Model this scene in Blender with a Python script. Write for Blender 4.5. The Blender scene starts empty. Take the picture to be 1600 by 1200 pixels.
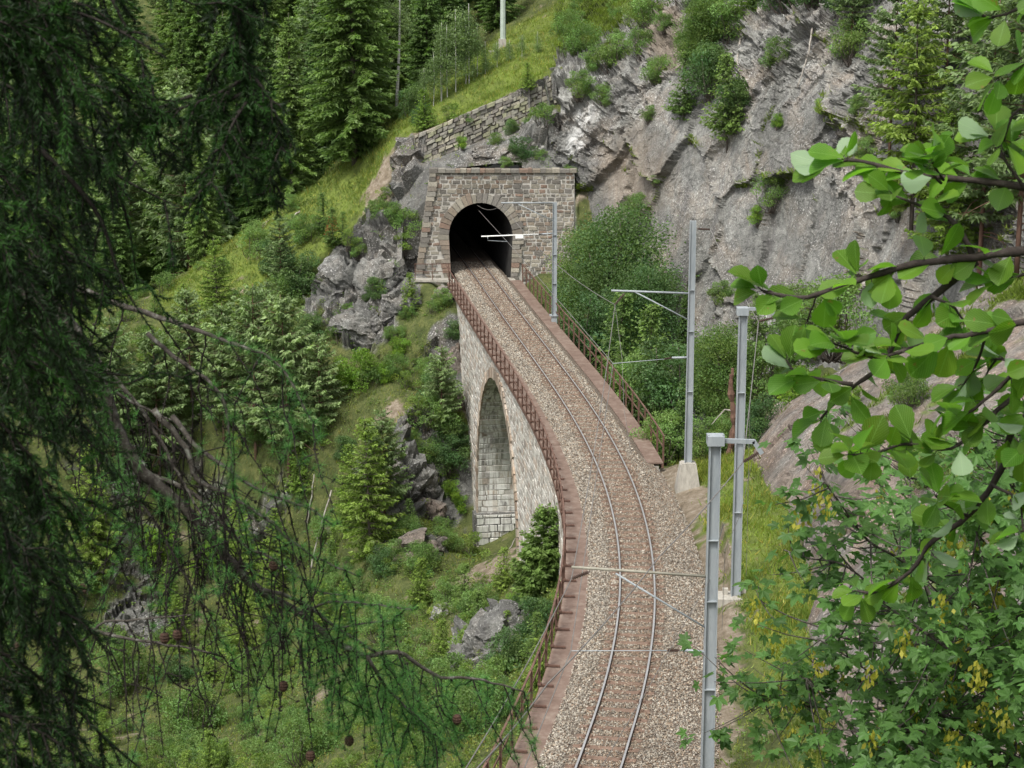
import bpy, math, random
import numpy as np
from mathutils import Vector

# ------------------------------------------------------------------ camera, world, sun, exposure
C = bpy.context.scene.collection
SC = bpy.context.scene
F, PITCH, CAMZ = 3000.0, math.atan(690 / 3000.0), 19.435
cam_d = bpy.data.cameras.new("camera"); cam = bpy.data.objects.new("camera", cam_d); C.objects.link(cam)
cam.location = (0, 0, CAMZ); cam.rotation_euler = (math.pi / 2 - PITCH, 0, 0)
cam_d.sensor_width = 36; cam_d.lens = 36 * F / 1600
cam_d.clip_start = 0.1; cam_d.clip_end = 2000
cam_d.dof.use_dof = True; cam_d.dof.focus_distance = 60; cam_d.dof.aperture_fstop = 20
SC.camera = cam
SUN_EL, SUN_AZ = math.radians(58), math.radians(215)      # azimuth of the sun, clockwise from +Y
w = bpy.data.worlds.new("World"); SC.world = w; w.use_nodes = True
nt = w.node_tree; nt.nodes.clear()
sky = nt.nodes.new("ShaderNodeTexSky"); sky.sky_type = 'NISHITA'; sky.sun_disc = False
sky.sun_elevation = SUN_EL; sky.sun_rotation = SUN_AZ; sky.dust_density = 4.0; sky.air_density = 1.0; sky.ozone_density = 0.6
bg = nt.nodes.new("ShaderNodeBackground"); bg.inputs[1].default_value = 0.14
wo = nt.nodes.new("ShaderNodeOutputWorld"); hs = nt.nodes.new("ShaderNodeHueSaturation"); hs.inputs["Saturation"].default_value = 0.22      # overcast: the blue is mostly hidden by cloud
nt.links.new(sky.outputs[0], hs.inputs["Color"]); nt.links.new(hs.outputs[0], bg.inputs[0]); nt.links.new(bg.outputs[0], wo.inputs[0])
sd = bpy.data.lights.new("sun", 'SUN'); sd.energy = 1.9; sd.angle = math.radians(11); sd.color = (1, 0.97, 0.88)
so = bpy.data.objects.new("sun", sd); C.objects.link(so)
sdir = Vector((math.sin(SUN_AZ) * math.cos(SUN_EL), math.cos(SUN_AZ) * math.cos(SUN_EL), math.sin(SUN_EL)))
so.rotation_euler = (-sdir).to_track_quat('-Z', 'Y').to_euler()
SC.view_settings.view_transform = 'Standard'; SC.view_settings.look = 'None'
SC.view_settings.exposure = 0.86; SC.view_settings.gamma = 1
SC.cycles.max_bounces = 5; SC.cycles.diffuse_bounces = 3; SC.cycles.transparent_max_bounces = 4

rnd = random.Random(7)
R0 = np.random.default_rng(11)

# ------------------------------------------------------------------ picture -> place
def ray(px, py):
    px = np.asarray(px, float); py = np.asarray(py, float)
    x = px - 800; y = 600 - py
    return x, F * math.cos(PITCH) + y * math.sin(PITCH), -F * math.sin(PITCH) + y * math.cos(PITCH)
def at(px, py, Y):
    a, b, c = ray(px, py); t = Y / b
    return np.stack(np.broadcast_arrays(a * t, Y + 0 * t, CAMZ + c * t), -1)
def atz(px, py, z=0.0):
    a, b, c = ray(px, py); t = (z - CAMZ) / c
    return np.stack(np.broadcast_arrays(a * t, b * t, z + 0 * t), -1)

# ------------------------------------------------------------------ noise
def _h(ix, iy, iz, s):
    h = (ix.astype(np.int64) * 374761393 + iy.astype(np.int64) * 668265263 + iz.astype(np.int64) * 2147483647 + s * 1274126177) & 0xFFFFFFFF
    h = ((h ^ (h >> 13)) * 1274126177) & 0xFFFFFFFF
    h = ((h ^ (h >> 16)) * 2246822519) & 0xFFFFFFFF
    return ((h ^ (h >> 15)) & 0xFFFFFF) / float(0xFFFFFF)
def vnoise(P, s=0):
    i = np.floor(P).astype(np.int64); f = P - i; f = f * f * (3 - 2 * f)
    r = 0
    for dx in (0, 1):
        for dy in (0, 1):
            for dz in (0, 1):
                w_ = (f[:, 0] if dx else 1 - f[:, 0]) * (f[:, 1] if dy else 1 - f[:, 1]) * (f[:, 2] if dz else 1 - f[:, 2])
                r = r + w_ * _h(i[:, 0] + dx, i[:, 1] + dy, i[:, 2] + dz, s)
    return r
def fbm(P, scale=1.0, octv=4, s=0, g=0.5):
    a, t, r = 1.0, 0.0, 0
    for o in range(octv):
        r = r + a * (vnoise(P / scale * 2 ** o + 17.3 * o, s + o) - 0.5); t += a; a *= g
    return r / t * 2
def blocks(P, scale, s=0, tilt=0.5, aniso=(1, 1, 1)):
    """fractured rock: every cell is a tilted plane of its own; returns displacement in units of scale and the F2-F1 crack distance"""
    Q = P / scale / np.array(aniso); i = np.floor(Q).astype(np.int64)
    f1 = np.full(len(Q), 9.0); f2 = np.full(len(Q), 9.0); val = np.zeros(len(Q))
    for dx in (-1, 0, 1):
        for dy in (-1, 0, 1):
            for dz in (-1, 0, 1):
                a, b, c = i[:, 0] + dx, i[:, 1] + dy, i[:, 2] + dz
                cx = np.stack([a + _h(a, b, c, s), b + _h(a, b, c, s + 1), c + _h(a, b, c, s + 2)], 1)
                D = Q - cx; d = np.sqrt((D * D).sum(1))
                g = np.stack([_h(a, b, c, s + 3), _h(a, b, c, s + 4), _h(a, b, c, s + 5)], 1) - 0.5
                v = (_h(a, b, c, s + 6) - 0.5) + tilt * 2 * (D * g).sum(1)
                near = d < f1
                f2 = np.where(near, f1, np.minimum(f2, d)); val = np.where(near, v, val); f1 = np.where(near, d, f1)
    return val, f2 - f1
def sm(x, a, b):
    t = np.clip((x - a) / (b - a), 0, 1); return t * t * (3 - 2 * t)

# ------------------------------------------------------------------ mesh helpers
def mk(name, V, T=None, Q=None, mat=None, parent=None, smooth=False, col=None, uv=None, mi=None):
    V = np.asarray(V, np.float32)
    T = np.zeros((0, 3), np.int32) if T is None or len(T) == 0 else np.asarray(T, np.int32)
    Q = np.zeros((0, 4), np.int32) if Q is None or len(Q) == 0 else np.asarray(Q, np.int32)
    me = bpy.data.meshes.new(name)
    me.vertices.add(len(V)); me.vertices.foreach_set("co", V.ravel())
    nl = T.size + Q.size; me.loops.add(nl)
    me.loops.foreach_set("vertex_index", np.concatenate([Q.ravel(), T.ravel()]))
    n = len(T) + len(Q); me.polygons.add(n)
    tot = np.concatenate([np.full(len(Q), 4), np.full(len(T), 3)]).astype(np.int32)
    me.polygons.foreach_set("loop_start", (np.cumsum(tot) - tot).astype(np.int32))
    me.update(calc_edges=True)
    me.polygons.foreach_set("use_smooth", np.full(n, bool(smooth)))
    if mi is not None: me.polygons.foreach_set("material_index", np.asarray(mi, np.int32))
    if col is not None:
        col = np.asarray(col, np.float32)
        if col.shape[1] == 3: col = np.concatenate([col, np.ones((len(col), 1), np.float32)], 1)
        ca = me.color_attributes.new("col", 'FLOAT_COLOR', 'POINT'); ca.data.foreach_set("color", col.ravel())
    if uv is not None:
        ul = me.uv_layers.new(name="UVMap"); idx = np.concatenate([Q.ravel(), T.ravel()])
        ul.data.foreach_set("uv", np.asarray(uv, np.float32)[idx].ravel())
    for m in (mat if isinstance(mat, (list, tuple)) else [mat]):
        if m: me.materials.append(m)
    o = bpy.data.objects.new(name, me); C.objects.link(o)
    if parent: o.parent = parent
    return o
def tag(o, label=None, cat=None, group=None, kind=None):
    if label: o['label'] = label
    if cat: o['category'] = cat
    if group: o['group'] = group
    if kind: o['kind'] = kind
    return o
def thing(name, label, cat, loc=(0, 0, 0), group=None, rz=0):
    o = bpy.data.objects.new(name, None); C.objects.link(o); o.location = loc; o.rotation_euler = (0, 0, rz)
    o.empty_display_size = 0.2
    return tag(o, label, cat, group)
def copy_tree(o, loc, rz, sc, label, group, tilt=0.0):
    r = o.copy(); C.objects.link(r); r.location = loc; r.rotation_euler = (tilt, 0, rz); r.scale = sc
    r['label'] = label
    if group: r['group'] = group
    elif 'group' in r: del r['group']
    for ch in o.children:
        c = ch.copy(); C.objects.link(c); c.parent = r
    return r
class MB:
    def __init__(s): s.V = []; s.T = []; s.Q = []; s.C = []; s.U = []; s.n = 0
    def add(s, V, T=None, Q=None, col=None, uv=None):
        V = np.asarray(V, float)
        if T is not None and len(T): s.T.append(np.asarray(T) + s.n)
        if Q is not None and len(Q): s.Q.append(np.asarray(Q) + s.n)
        s.V.append(V); s.n += len(V)
        s.C.append(np.broadcast_to(np.asarray(col if col is not None else (1, 1, 1), float), (len(V), 3)))
        s.U.append(np.asarray(uv, float) if uv is not None else np.zeros((len(V), 2)))
    def box(s, c, size, ax=None, col=None, taper=1.0):
        """box with centre c; ax = 3x3 rows of axes; taper scales the top"""
        ax = np.eye(3) if ax is None else np.asarray(ax, float)
        k = np.array([(x, y, z) for z in (-.5, .5) for y in (-.5, .5) for x in (-.5, .5)]) * np.array(size)
        k[4:, :2] *= taper
        s.add(np.asarray(c) + k @ ax, None, [(0, 2, 3, 1), (4, 5, 7, 6), (0, 1, 5, 4), (2, 6, 7, 3), (0, 4, 6, 2), (1, 3, 7, 5)], col)
    def tube(s, P, r, n=6, col=None, cap=True):
        P = np.asarray(P, float); r = np.broadcast_to(np.asarray(r, float), (len(P),))
        t = np.gradient(P, axis=0); t /= np.linalg.norm(t, axis=1)[:, None] + 1e-9
        up = np.array([0, 0, 1.0]) if abs(t[:, 2]).mean() < .8 else np.array([0, 1.0, 0])
        a = np.cross(t, up); a /= np.linalg.norm(a, axis=1)[:, None] + 1e-9; b = np.cross(a, t)
        th = np.arange(n) * 2 * math.pi / n
        V = P[:, None] + r[:, None, None] * (np.cos(th)[None, :, None] * a[:, None] + np.sin(th)[None, :, None] * b[:, None])
        m = len(P); i = np.arange(m - 1)[:, None] * n; j = np.arange(n)[None]; k = (j + 1) % n
        Q = np.stack([i + j, i + k, i + n + k, i + n + j], -1).reshape(-1, 4)
        V = V.reshape(-1, 3); T = None
        if cap:
            V = np.vstack([V, P[0], P[-1]]); jj = np.arange(n); kk = (jj + 1) % n
            T = np.vstack([np.stack([jj * 0 + m * n, kk, jj], 1), np.stack([jj * 0 + m * n + 1, (m - 1) * n + jj, (m - 1) * n + kk], 1)])
        s.add(V, T, Q, col)
    def make(s, name, mat, parent=None, smooth=False, colr=False, uv=False, jit=None):
        V = np.vstack(s.V); T = np.vstack(s.T) if s.T else None; Q = np.vstack(s.Q) if s.Q else None
        return mk(name, V, T, Q, mat, parent, smooth, np.vstack(s.C) if colr else None, np.vstack(s.U) if uv else None)
def spline(P, n):
    """Catmull-Rom through P, n samples"""
    P = np.asarray(P, float); d = np.r_[0, np.cumsum(np.linalg.norm(np.diff(P, axis=0), axis=1))]
    Pe = np.vstack([2 * P[0] - P[1], P, 2 * P[-1] - P[-2]])
    u = np.linspace(0, d[-1], n); k = np.clip(np.searchsorted(d, u, side='right') - 1, 0, len(P) - 2)
    t = ((u - d[k]) / (d[k + 1] - d[k] + 1e-9))[:, None]
    a, b, c, e = Pe[k], Pe[k + 1], Pe[k + 2], Pe[k + 3]
    return 0.5 * (2 * b + (c - a) * t + (2 * a - 5 * b + 4 * c - e) * t * t + (3 * b - a - 3 * c + e) * t ** 3)
def grid_q(nu, nv):
    i = np.arange(nu - 1)[:, None] * nv; j = np.arange(nv - 1)[None]
    return np.stack([i + j, i + nv + j, i + nv + j + 1, i + j + 1], -1).reshape(-1, 4)
def grid_normals(P):
    a = np.gradient(P, axis=0); b = np.gradient(P, axis=1); n = np.cross(a, b); return n / (np.linalg.norm(n, axis=2)[..., None] + 1e-9)

# ------------------------------------------------------------------ materials
class M_:
    def __init__(s, name, rough=0.85, spec=0.2):
        s.m = bpy.data.materials.new(name); s.m.use_nodes = True; s.t = s.m.node_tree; s.b = s.t.nodes["Principled BSDF"]
        s.b.inputs["Roughness"].default_value = rough; s.b.inputs["Specular IOR Level"].default_value = spec
        s.o = s.t.nodes["Material Output"]; s.tc = s.n("ShaderNodeTexCoord").outputs["Object"]
    def n(s, k, **kw):
        x = s.t.nodes.new(k)
        for a, v in kw.items(): setattr(x, a, v)
        return x
    def l(s, a, b): s.t.links.new(a, b)
    def val(s, sock, v):
        if isinstance(v, bpy.types.NodeSocket): s.l(v, sock)
        elif isinstance(v, tuple) and len(v) == 3 and sock.type == 'RGBA': sock.default_value = (*v, 1)
        else: sock.default_value = v
    def noise(s, scale, detail=4, rough=0.6, vec=None, dist=0.0):
        x = s.n("ShaderNodeTexNoise"); x.inputs["Scale"].default_value = scale; x.inputs["Detail"].default_value = detail
        x.inputs["Roughness"].default_value = rough; x.inputs["Distortion"].default_value = dist
        s.l(vec or s.tc, x.inputs["Vector"]); return x.outputs["Fac"]
    def vor(s, scale, vec=None, feat='F1', out="Distance"):
        x = s.n("ShaderNodeTexVoronoi"); x.feature = feat; x.inputs["Scale"].default_value = scale; s.l(vec or s.tc, x.inputs["Vector"]); return x.outputs[out]
    def ramp(s, f, stops):
        x = s.n("ShaderNodeValToRGB"); e = x.color_ramp.elements
        while len(e) < len(stops): e.new(0.5)
        for k, (p, c) in enumerate(stops):
            e[k].position = p; e[k].color = (*c, 1) if isinstance(c, tuple) else (c, c, c, 1)
        s.l(f, x.inputs[0]); return x.outputs[0]
    def mix(s, f, a, b, mode='MIX'):
        x = s.n("ShaderNodeMix"); x.data_type = 'RGBA'; x.blend_type = mode
        s.val(x.inputs[0], f); s.val(x.inputs[6], a); s.val(x.inputs[7], b); return x.outputs[2]
    def math(s, op, a, b=0.0):
        x = s.n("ShaderNodeMath"); x.operation = op; s.val(x.inputs[0], a); s.val(x.inputs[1], b); return x.outputs[0]
    def scale(s, v, vec=None):
        x = s.n("ShaderNodeMapping"); x.inputs["Scale"].default_value = v; s.l(vec or s.tc, x.inputs[0]); return x.outputs[0]
    def attr(s, name="col"):
        x = s.n("ShaderNodeAttribute"); x.attribute_name = name; return x.outputs["Color"]
    def col(s, c): s.val(s.b.inputs["Base Color"], c)
    def bump(s, h, strength=0.5, dist=0.05):
        x = s.n("ShaderNodeBump"); x.inputs["Strength"].default_value = strength; x.inputs["Distance"].default_value = dist
        s.l(h, x.inputs["Height"]); s.l(x.outputs[0], s.b.inputs["Normal"])
    def leafy(s, colr, trans=0.3, back=None, gloss=0.35, bright=1.0):
        """leaf: diffuse/gloss above, light shining through; the underside may have its own colour"""
        if back is not None:
            g = s.n("ShaderNodeNewGeometry"); colr2 = s.mix(g.outputs["Backfacing"], colr, back)
        else: colr2 = colr
        s.col(colr2); s.b.inputs["Roughness"].default_value = gloss
        tr = s.n("ShaderNodeBsdfTranslucent"); s.l(s.mix(1.0, colr, (1.45 * bright, 1.65 * bright, 0.75 * bright), 'MULTIPLY'), tr.inputs[0])
        ms = s.n("ShaderNodeMixShader"); ms.inputs[0].default_value = trans
        s.l(s.b.outputs[0], ms.inputs[1]); s.l(tr.outputs[0], ms.inputs[2]); s.l(ms.outputs[0], s.o.inputs[0])

def rock_color(m, warm=0.5, dark=1.0):
    a = m.noise(0.35, 6, 0.65, dist=0.6); b = m.noise(2.2, 8, 0.75); c = m.noise(11, 6, 0.8); d = m.noise(0.13, 3, 0.5)
    base = m.ramp(b, [(0.28, (0.095 * dark, 0.096 * dark, 0.092 * dark)), (0.48, (0.205 * dark, 0.205 * dark, 0.193 * dark)), (0.7, (0.31 * dark, 0.31 * dark, 0.29 * dark))])
    pink = m.mix(m.ramp(a, [(0.48, 0.0), (0.66, warm)]), base, (0.29 * dark, 0.235 * dark, 0.185 * dark))
    big = m.ramp(m.noise(0.22, 4, 0.6, dist=0.8), [(0.35, 0.62), (0.65, 1.18)]); pink = m.mix(1.0, pink, big, 'MULTIPLY')
    fine = m.mix(m.ramp(c, [(0.40, 0.0), (0.60, 1.0)]), m.mix(1.0, pink, (0.78, 0.77, 0.77), 'MULTIPLY'), m.mix(1.0, pink, (1.22, 1.22, 1.22), 'MULTIPLY'))
    wv = m.n("ShaderNodeVectorMath", operation='ADD'); wn = m.n("ShaderNodeTexNoise"); wn.inputs["Scale"].default_value = 0.9; wn.inputs["Detail"].default_value = 5; m.l(m.tc, wn.inputs["Vector"])
    m.l(m.scale((0.42, 0.42, 0.62)), wv.inputs[0]); m.l(wn.outputs["Color"], wv.inputs[1])
    for sc_, wd in ((0.9, 0.018), (2.6, 0.022)):
        e = m.vor(sc_, vec=wv.outputs[0], feat='DISTANCE_TO_EDGE'); brk = m.ramp(m.noise(0.7 * sc_, 3, 0.5), [(0.48, 0.0), (0.56, 0.85)])
        fine = m.mix(m.math('MULTIPLY', m.ramp(e, [(0.0, 1.0), (wd, 0.0)]), brk), fine, (0.05, 0.048, 0.045))
    st = m.noise(1.0, 5, 0.6, vec=m.scale((1.6, 1.6, 0.22)))
    out = m.mix(m.ramp(st, [(0.50, 0.0), (0.68, 0.7)]), fine, (0.12 * dark, 0.115 * dark, 0.115 * dark))
    lich = m.mix(m.math('MULTIPLY', m.ramp(m.noise(9, 5, 0.8), [(0.56, 0.0), (0.62, 0.8)]), m.ramp(m.noise(0.35, 3, 0.5), [(0.42, 0.15), (0.58, 1.0)])), out, (0.60, 0.59, 0.57))
    return lich, b, c

def m_rock(name, warm=0.5, dark=1.0, red=False):
    m = M_(name, 0.9, 0.15)
    col, b, c = rock_color(m, warm, dark)
    if red: col = m.mix(m.ramp(m.noise(0.5, 5, 0.6), [(0.38, 0.25), (0.6, 0.95)]), col, m.mix(1.0, col, (1.06, 0.88, 0.79), 'MULTIPLY'))
    g = m.n("ShaderNodeSeparateColor"); m.l(m.attr(), g.inputs[0])
    gr = m.ramp(m.noise(5, 5, 0.7), [(0.3, (0.06, 0.085, 0.02)), (0.6, (0.13, 0.17, 0.045)), (0.8, (0.22, 0.22, 0.09))])
    so_ = m.ramp(m.noise(3, 5, 0.7), [(0.3, (0.13, 0.10, 0.07)), (0.7, (0.27, 0.215, 0.165))])
    col = m.mix(g.outputs["Green"], col, so_); col = m.mix(g.outputs["Blue"], col, gr)
    wt = m.mix(m.ramp(m.noise(1.2, 5, 0.6, vec=m.scale((1.5, 1.5, 0.12))), [(0.40, 0.0), (0.55, 1.0)]), (0, 0, 0), (1, 1, 1))
    col = m.mix(m.math('MULTIPLY', g.outputs["Red"], wt), col, (0.62, 0.62, 0.61))
    m.col(col)
    h = m.math('ADD', m.math('MULTIPLY', b, 0.8), m.math('MULTIPLY', c, 0.35)); m.bump(h, 0.9, 0.14); return m.m
ROCK = m_rock("rock_grey", 0.55, 0.93)
ROCK_D = m_rock("rock_dark_grey", 0.4, 0.62)
ROCK_RED = m_rock("rock_reddish", 0.6, 0.80, red=True)

def m_terrain():
    m = M_("hillside_ground", 0.95, 0.1)
    rock, b, c = rock_color(m, 0.5, 0.66)
    g = m.n("ShaderNodeSeparateColor"); m.l(m.attr(), g.inputs[0])
    soil = m.ramp(m.noise(2.5, 8, 0.8), [(0.3, (0.10, 0.078, 0.055)), (0.5, (0.19, 0.155, 0.115)), (0.68, (0.31, 0.27, 0.22))])
    n1 = m.noise(1.3, 6, 0.75); n2 = m.noise(14, 4, 0.8)
    gr = m.ramp(m.math('ADD', m.math('MULTIPLY', n1, 0.6), m.math('MULTIPLY', n2, 0.4)), [(0.35, (0.035, 0.045, 0.018)), (0.5, (0.07, 0.085, 0.03)), (0.62, (0.13, 0.135, 0.05)), (0.75, (0.22, 0.19, 0.11))])
    col = m.mix(g.outputs["Red"], gr, rock); col = m.mix(g.outputs["Green"], col, soil)
    col = m.mix(m.math('MULTIPLY', g.outputs["Blue"], m.ramp(n1, [(0.35, 0.3), (0.6, 1.0)])), col, (0.13, 0.17, 0.035))
    m.col(col); m.bump(m.math('ADD', b, m.math('MULTIPLY', n2, 0.5)), 0.8, 0.12); return m.m
TERR = m_terrain()

def m_simple(name, stops, scale=4, rough=0.8, spec=0.2, bump=0.3, bd=0.02, detail=6, vec=None, metal=0.0):
    m = M_(name, rough, spec); n = m.noise(scale, detail, 0.7, vec=m.scale(vec) if vec else None)
    m.col(m.ramp(n, stops)); m.b.inputs["Metallic"].default_value = metal
    if bump: m.bump(m.noise(scale * 4, 5, 0.7), bump, bd)
    return m.m
def m_attr(name, rough=0.9, var=0.35, scale=9, bump=0.6, bd=0.03, streak=0.0):
    m = M_(name, rough, 0.15)
    n = m.ramp(m.noise(scale, 7, 0.75), [(0.3, 1 - var), (0.7, 1 + var)])
    col = m.mix(1.0, m.attr(), n, 'MULTIPLY')
    st = m.ramp(m.noise(0.6, 6, 0.7), [(0.45, 0.0), (0.7, 0.35)])
    col = m.mix(st, col, (0.16, 0.15, 0.13))
    if streak:
        s1 = m.noise(2.6, 6, 0.65, vec=m.scale((1.3, 0.5, 0.10)), dist=0.9)
        col = m.mix(m.ramp(s1, [(0.44, 0.0), (0.54, streak)]), col, (0.60, 0.60, 0.57))
        mo = m.ramp(m.noise(0.5, 5, 0.6, vec=m.scale((1, 1, 0.4))), [(0.48, 0.0), (0.68, 0.55)])
        col = m.mix(mo, col, (0.09, 0.11, 0.06))
    m.col(col); m.bump(m.noise(scale * 1.5, 7, 0.75), bump, bd); return m.m
STONE = m_attr("masonry_stone")
MORTAR = m_simple("mortar", [(0.3, (0.28, 0.265, 0.24)), (0.7, (0.48, 0.46, 0.42))], 3)
STONE_W = m_attr("viaduct_stone", var=0.4)
STONE_B = m_attr("barrel_stone", streak=0.9)
GRAVEL = m_attr("ballast_stone", 0.9, 0.15, 30, 0.2, 0.01)
BED = m_simple("ballast_bed", [(0.35, (0.09, 0.072, 0.056)), (0.5, (0.17, 0.135, 0.105)), (0.65, (0.26, 0.22, 0.18))], 14, bump=1, bd=0.05)
RUST = m_simple("rusty_steel", [(0.3, (0.07, 0.042, 0.032)), (0.55, (0.125, 0.07, 0.052)), (0.75, (0.19, 0.12, 0.09))], 3, 0.75, 0.3, 0.3, 0.01)
PLATE = m_simple("walkway_slab", [(0.25, (0.105, 0.072, 0.056)), (0.5, (0.16, 0.112, 0.09)), (0.75, (0.24, 0.195, 0.16))], 2.5, 0.85, 0.2, 0.4, 0.01)
GALV = m_simple("galvanised_steel", [(0.3, (0.20, 0.225, 0.245)), (0.7, (0.32, 0.345, 0.36))], 1.5, 0.55, 0.4, 0.1, 0.005, vec=(3, 3, 0.6))
RAILM = m_simple("rail_head_steel", [(0.3, (0.42, 0.41, 0.40)), (0.7, (0.58, 0.57, 0.56))], 2, 0.38, 0.5, 0, 0, metal=0.7)
RAILS = m_simple("rail_side_rust", [(0.3, (0.07, 0.045, 0.035)), (0.7, (0.13, 0.08, 0.06))], 3, 0.8)
SLEEP = m_simple("sleeper_steel", [(0.3, (0.10, 0.068, 0.05)), (0.6, (0.18, 0.12, 0.09)), (0.8, (0.26, 0.19, 0.15))], 4, 0.85)
CONC = m_simple("concrete", [(0.3, (0.22, 0.205, 0.18)), (0.7, (0.42, 0.395, 0.345))], 4, 0.9, vec=(2, 2, 0.5))
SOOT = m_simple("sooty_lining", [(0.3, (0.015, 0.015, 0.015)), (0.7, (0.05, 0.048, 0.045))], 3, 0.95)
INSUL = m_simple("insulator_glaze", [(0.3, (0.05, 0.035, 0.03)), (0.7, (0.09, 0.06, 0.05))], 5, 0.25, 0.5, 0)
WHITE = m_simple("white_plate", [(0.3, (0.7, 0.7, 0.68)), (0.7, (0.82, 0.82, 0.8))], 5, 0.5, 0.3, 0)
WIRE = m_simple("copper_wire", [(0.3, (0.10, 0.09, 0.085)), (0.7, (0.19, 0.18, 0.17))], 5, 0.5, 0.4, 0)
BARK = m_simple("spruce_bark", [(0.3, (0.055, 0.045, 0.038)), (0.6, (0.13, 0.11, 0.095)), (0.8, (0.22, 0.20, 0.18))], 6, 0.95, 0.1, 0.8, 0.02, vec=(2, 2, 0.5))
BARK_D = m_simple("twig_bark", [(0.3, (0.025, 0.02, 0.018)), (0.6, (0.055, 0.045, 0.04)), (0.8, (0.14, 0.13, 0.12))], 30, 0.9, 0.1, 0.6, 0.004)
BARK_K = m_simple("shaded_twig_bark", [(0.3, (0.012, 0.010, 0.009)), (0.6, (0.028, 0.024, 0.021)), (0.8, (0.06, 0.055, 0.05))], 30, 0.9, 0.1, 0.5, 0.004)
BARK_R = m_simple("red_bark", [(0.3, (0.07, 0.045, 0.035)), (0.6, (0.16, 0.095, 0.07)), (0.8, (0.27, 0.19, 0.14))], 5, 0.95, 0.1, 0.8, 0.02, vec=(2, 2, 0.4))
BIRCH = m_simple("birch_bark", [(0.35, (0.10, 0.09, 0.08)), (0.45, (0.42, 0.41, 0.38)), (0.8, (0.62, 0.61, 0.57))], 4, 0.8, 0.2, 0.3, 0.01, vec=(1, 1, 3))
DEAD = m_simple("dead_wood", [(0.3, (0.16, 0.14, 0.12)), (0.7, (0.42, 0.39, 0.35))], 5, 0.9, vec=(2, 2, 0.6))
BARK_G = m_simple("lichen_bark", [(0.35, (0.035, 0.03, 0.026)), (0.55, (0.085, 0.075, 0.065)), (0.75, (0.24, 0.25, 0.22))], 45, 0.9, 0.1, 0.8, 0.006)

def m_leaf(name, c0, c1, trans=0.3, scale=1.2, gloss=0.5, back=None, bright=1.0):
    m = M_(name, 0.5, 0.25)
    oi = m.n("ShaderNodeObjectInfo").outputs["Random"]
    f = m.math('ADD', m.math('MULTIPLY', m.noise(scale, 4, 0.6), 0.7), m.math('MULTIPLY', oi, 0.3))
    base = m.ramp(f, [(0.35, c0), (0.75, c1)])
    col = m.mix(1.0, base, m.attr(), 'MULTIPLY')
    m.leafy(col, min(.5, trans + .08), back, gloss, bright); return m.m
SPR = m_leaf("spruce_needles", (0.085, 0.145, 0.045), (0.16, 0.23, 0.07), 0.3)
SPRD = m_leaf("dark_spruce_needles", (0.06, 0.11, 0.035), (0.11, 0.175, 0.055), 0.3)
PINE = m_leaf("pale_pine_needles", (0.125, 0.18, 0.085), (0.215, 0.285, 0.14), 0.3)
LARCHB = m_leaf("bright_larch_needles", (0.12, 0.19, 0.04), (0.22, 0.29, 0.075), 0.35)
BUSHD = m_leaf("dark_bush_leaves", (0.07, 0.13, 0.048), (0.13, 0.205, 0.075), 0.3)
BUSHM = m_leaf("mid_bush_leaves", (0.115, 0.185, 0.055), (0.20, 0.29, 0.095), 0.35)
BUSHB = m_leaf("bright_bush_leaves", (0.11, 0.20, 0.025), (0.19, 0.30, 0.05), 0.35)
BIRL = m_leaf("birch_leaves", (0.13, 0.19, 0.08), (0.22, 0.29, 0.14), 0.35)
GRASSM = m_leaf("grass_blades", (0.12, 0.18, 0.03), (0.25, 0.32, 0.065), 0.35, 0.7)
HERBM = m_leaf("herb_leaves", (0.11, 0.155, 0.05), (0.20, 0.265, 0.09), 0.35, 0.5)
FGSPR = m_leaf("near_spruce_needles", (0.006, 0.017, 0.005), (0.020, 0.058, 0.010), 0.25, 3)  # shade from the boughs overhead is put into the near-black needle colour
LARCH = m_leaf("larch_needles", (0.08, 0.20, 0.065), (0.14, 0.31, 0.10), 0.45, 6)
CONEM = m_simple("cone_brown", [(0.3, (0.03, 0.02, 0.015)), (0.7, (0.09, 0.05, 0.035))], 60, 0.9)
MAPLE = m_leaf("maple_leaves", (0.06, 0.135, 0.035), (0.115, 0.215, 0.055), 0.4, 2.5, 0.45, back=(0.16, 0.25, 0.13))
SEEDM = m_leaf("maple_seeds", (0.26, 0.27, 0.04), (0.40, 0.36, 0.06), 0.35, 4)
def m_whitebeam():
    m = M_("whitebeam_leaves", 0.4, 0.35)
    uvn = m.n("ShaderNodeUVMap"); sp = m.n("ShaderNodeSeparateXYZ"); m.l(uvn.outputs[0], sp.inputs[0])
    u, v = sp.outputs[0], sp.outputs[1]
    au = m.math('ABSOLUTE', u)
    vein = m.math('FRACT', m.math('MULTIPLY', m.math('SUBTRACT', v, m.math('MULTIPLY', au, 0.75)), 9.0))
    vl = m.ramp(vein, [(0.0, 1.0), (0.09, 0.0), (0.91, 0.0), (1.0, 1.0)])
    mid = m.ramp(au, [(0.0, 1.0), (0.035, 0.0)])
    vv = m.mix(1.0, vl, mid, 'LIGHTEN')
    base = m.ramp(m.noise(5, 3, 0.6), [(0.35, (0.062, 0.155, 0.010)), (0.7, (0.115, 0.245, 0.018))])
    base = m.mix(1.0, base, m.attr(), 'MULTIPLY')
    base = m.mix(m.math('MULTIPLY', vv, 0.75), base, (0.20, 0.36, 0.09)); base = m.mix(m.ramp(m.noise(38, 2, 0.5), [(0.70, 0.0), (0.74, 0.7)]), base, (0.20, 0.13, 0.04))
    m.leafy(base, 0.5, back=(0.32, 0.44, 0.27), gloss=0.55, bright=1.1); return m.m
WBEAM = m_whitebeam()

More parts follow.
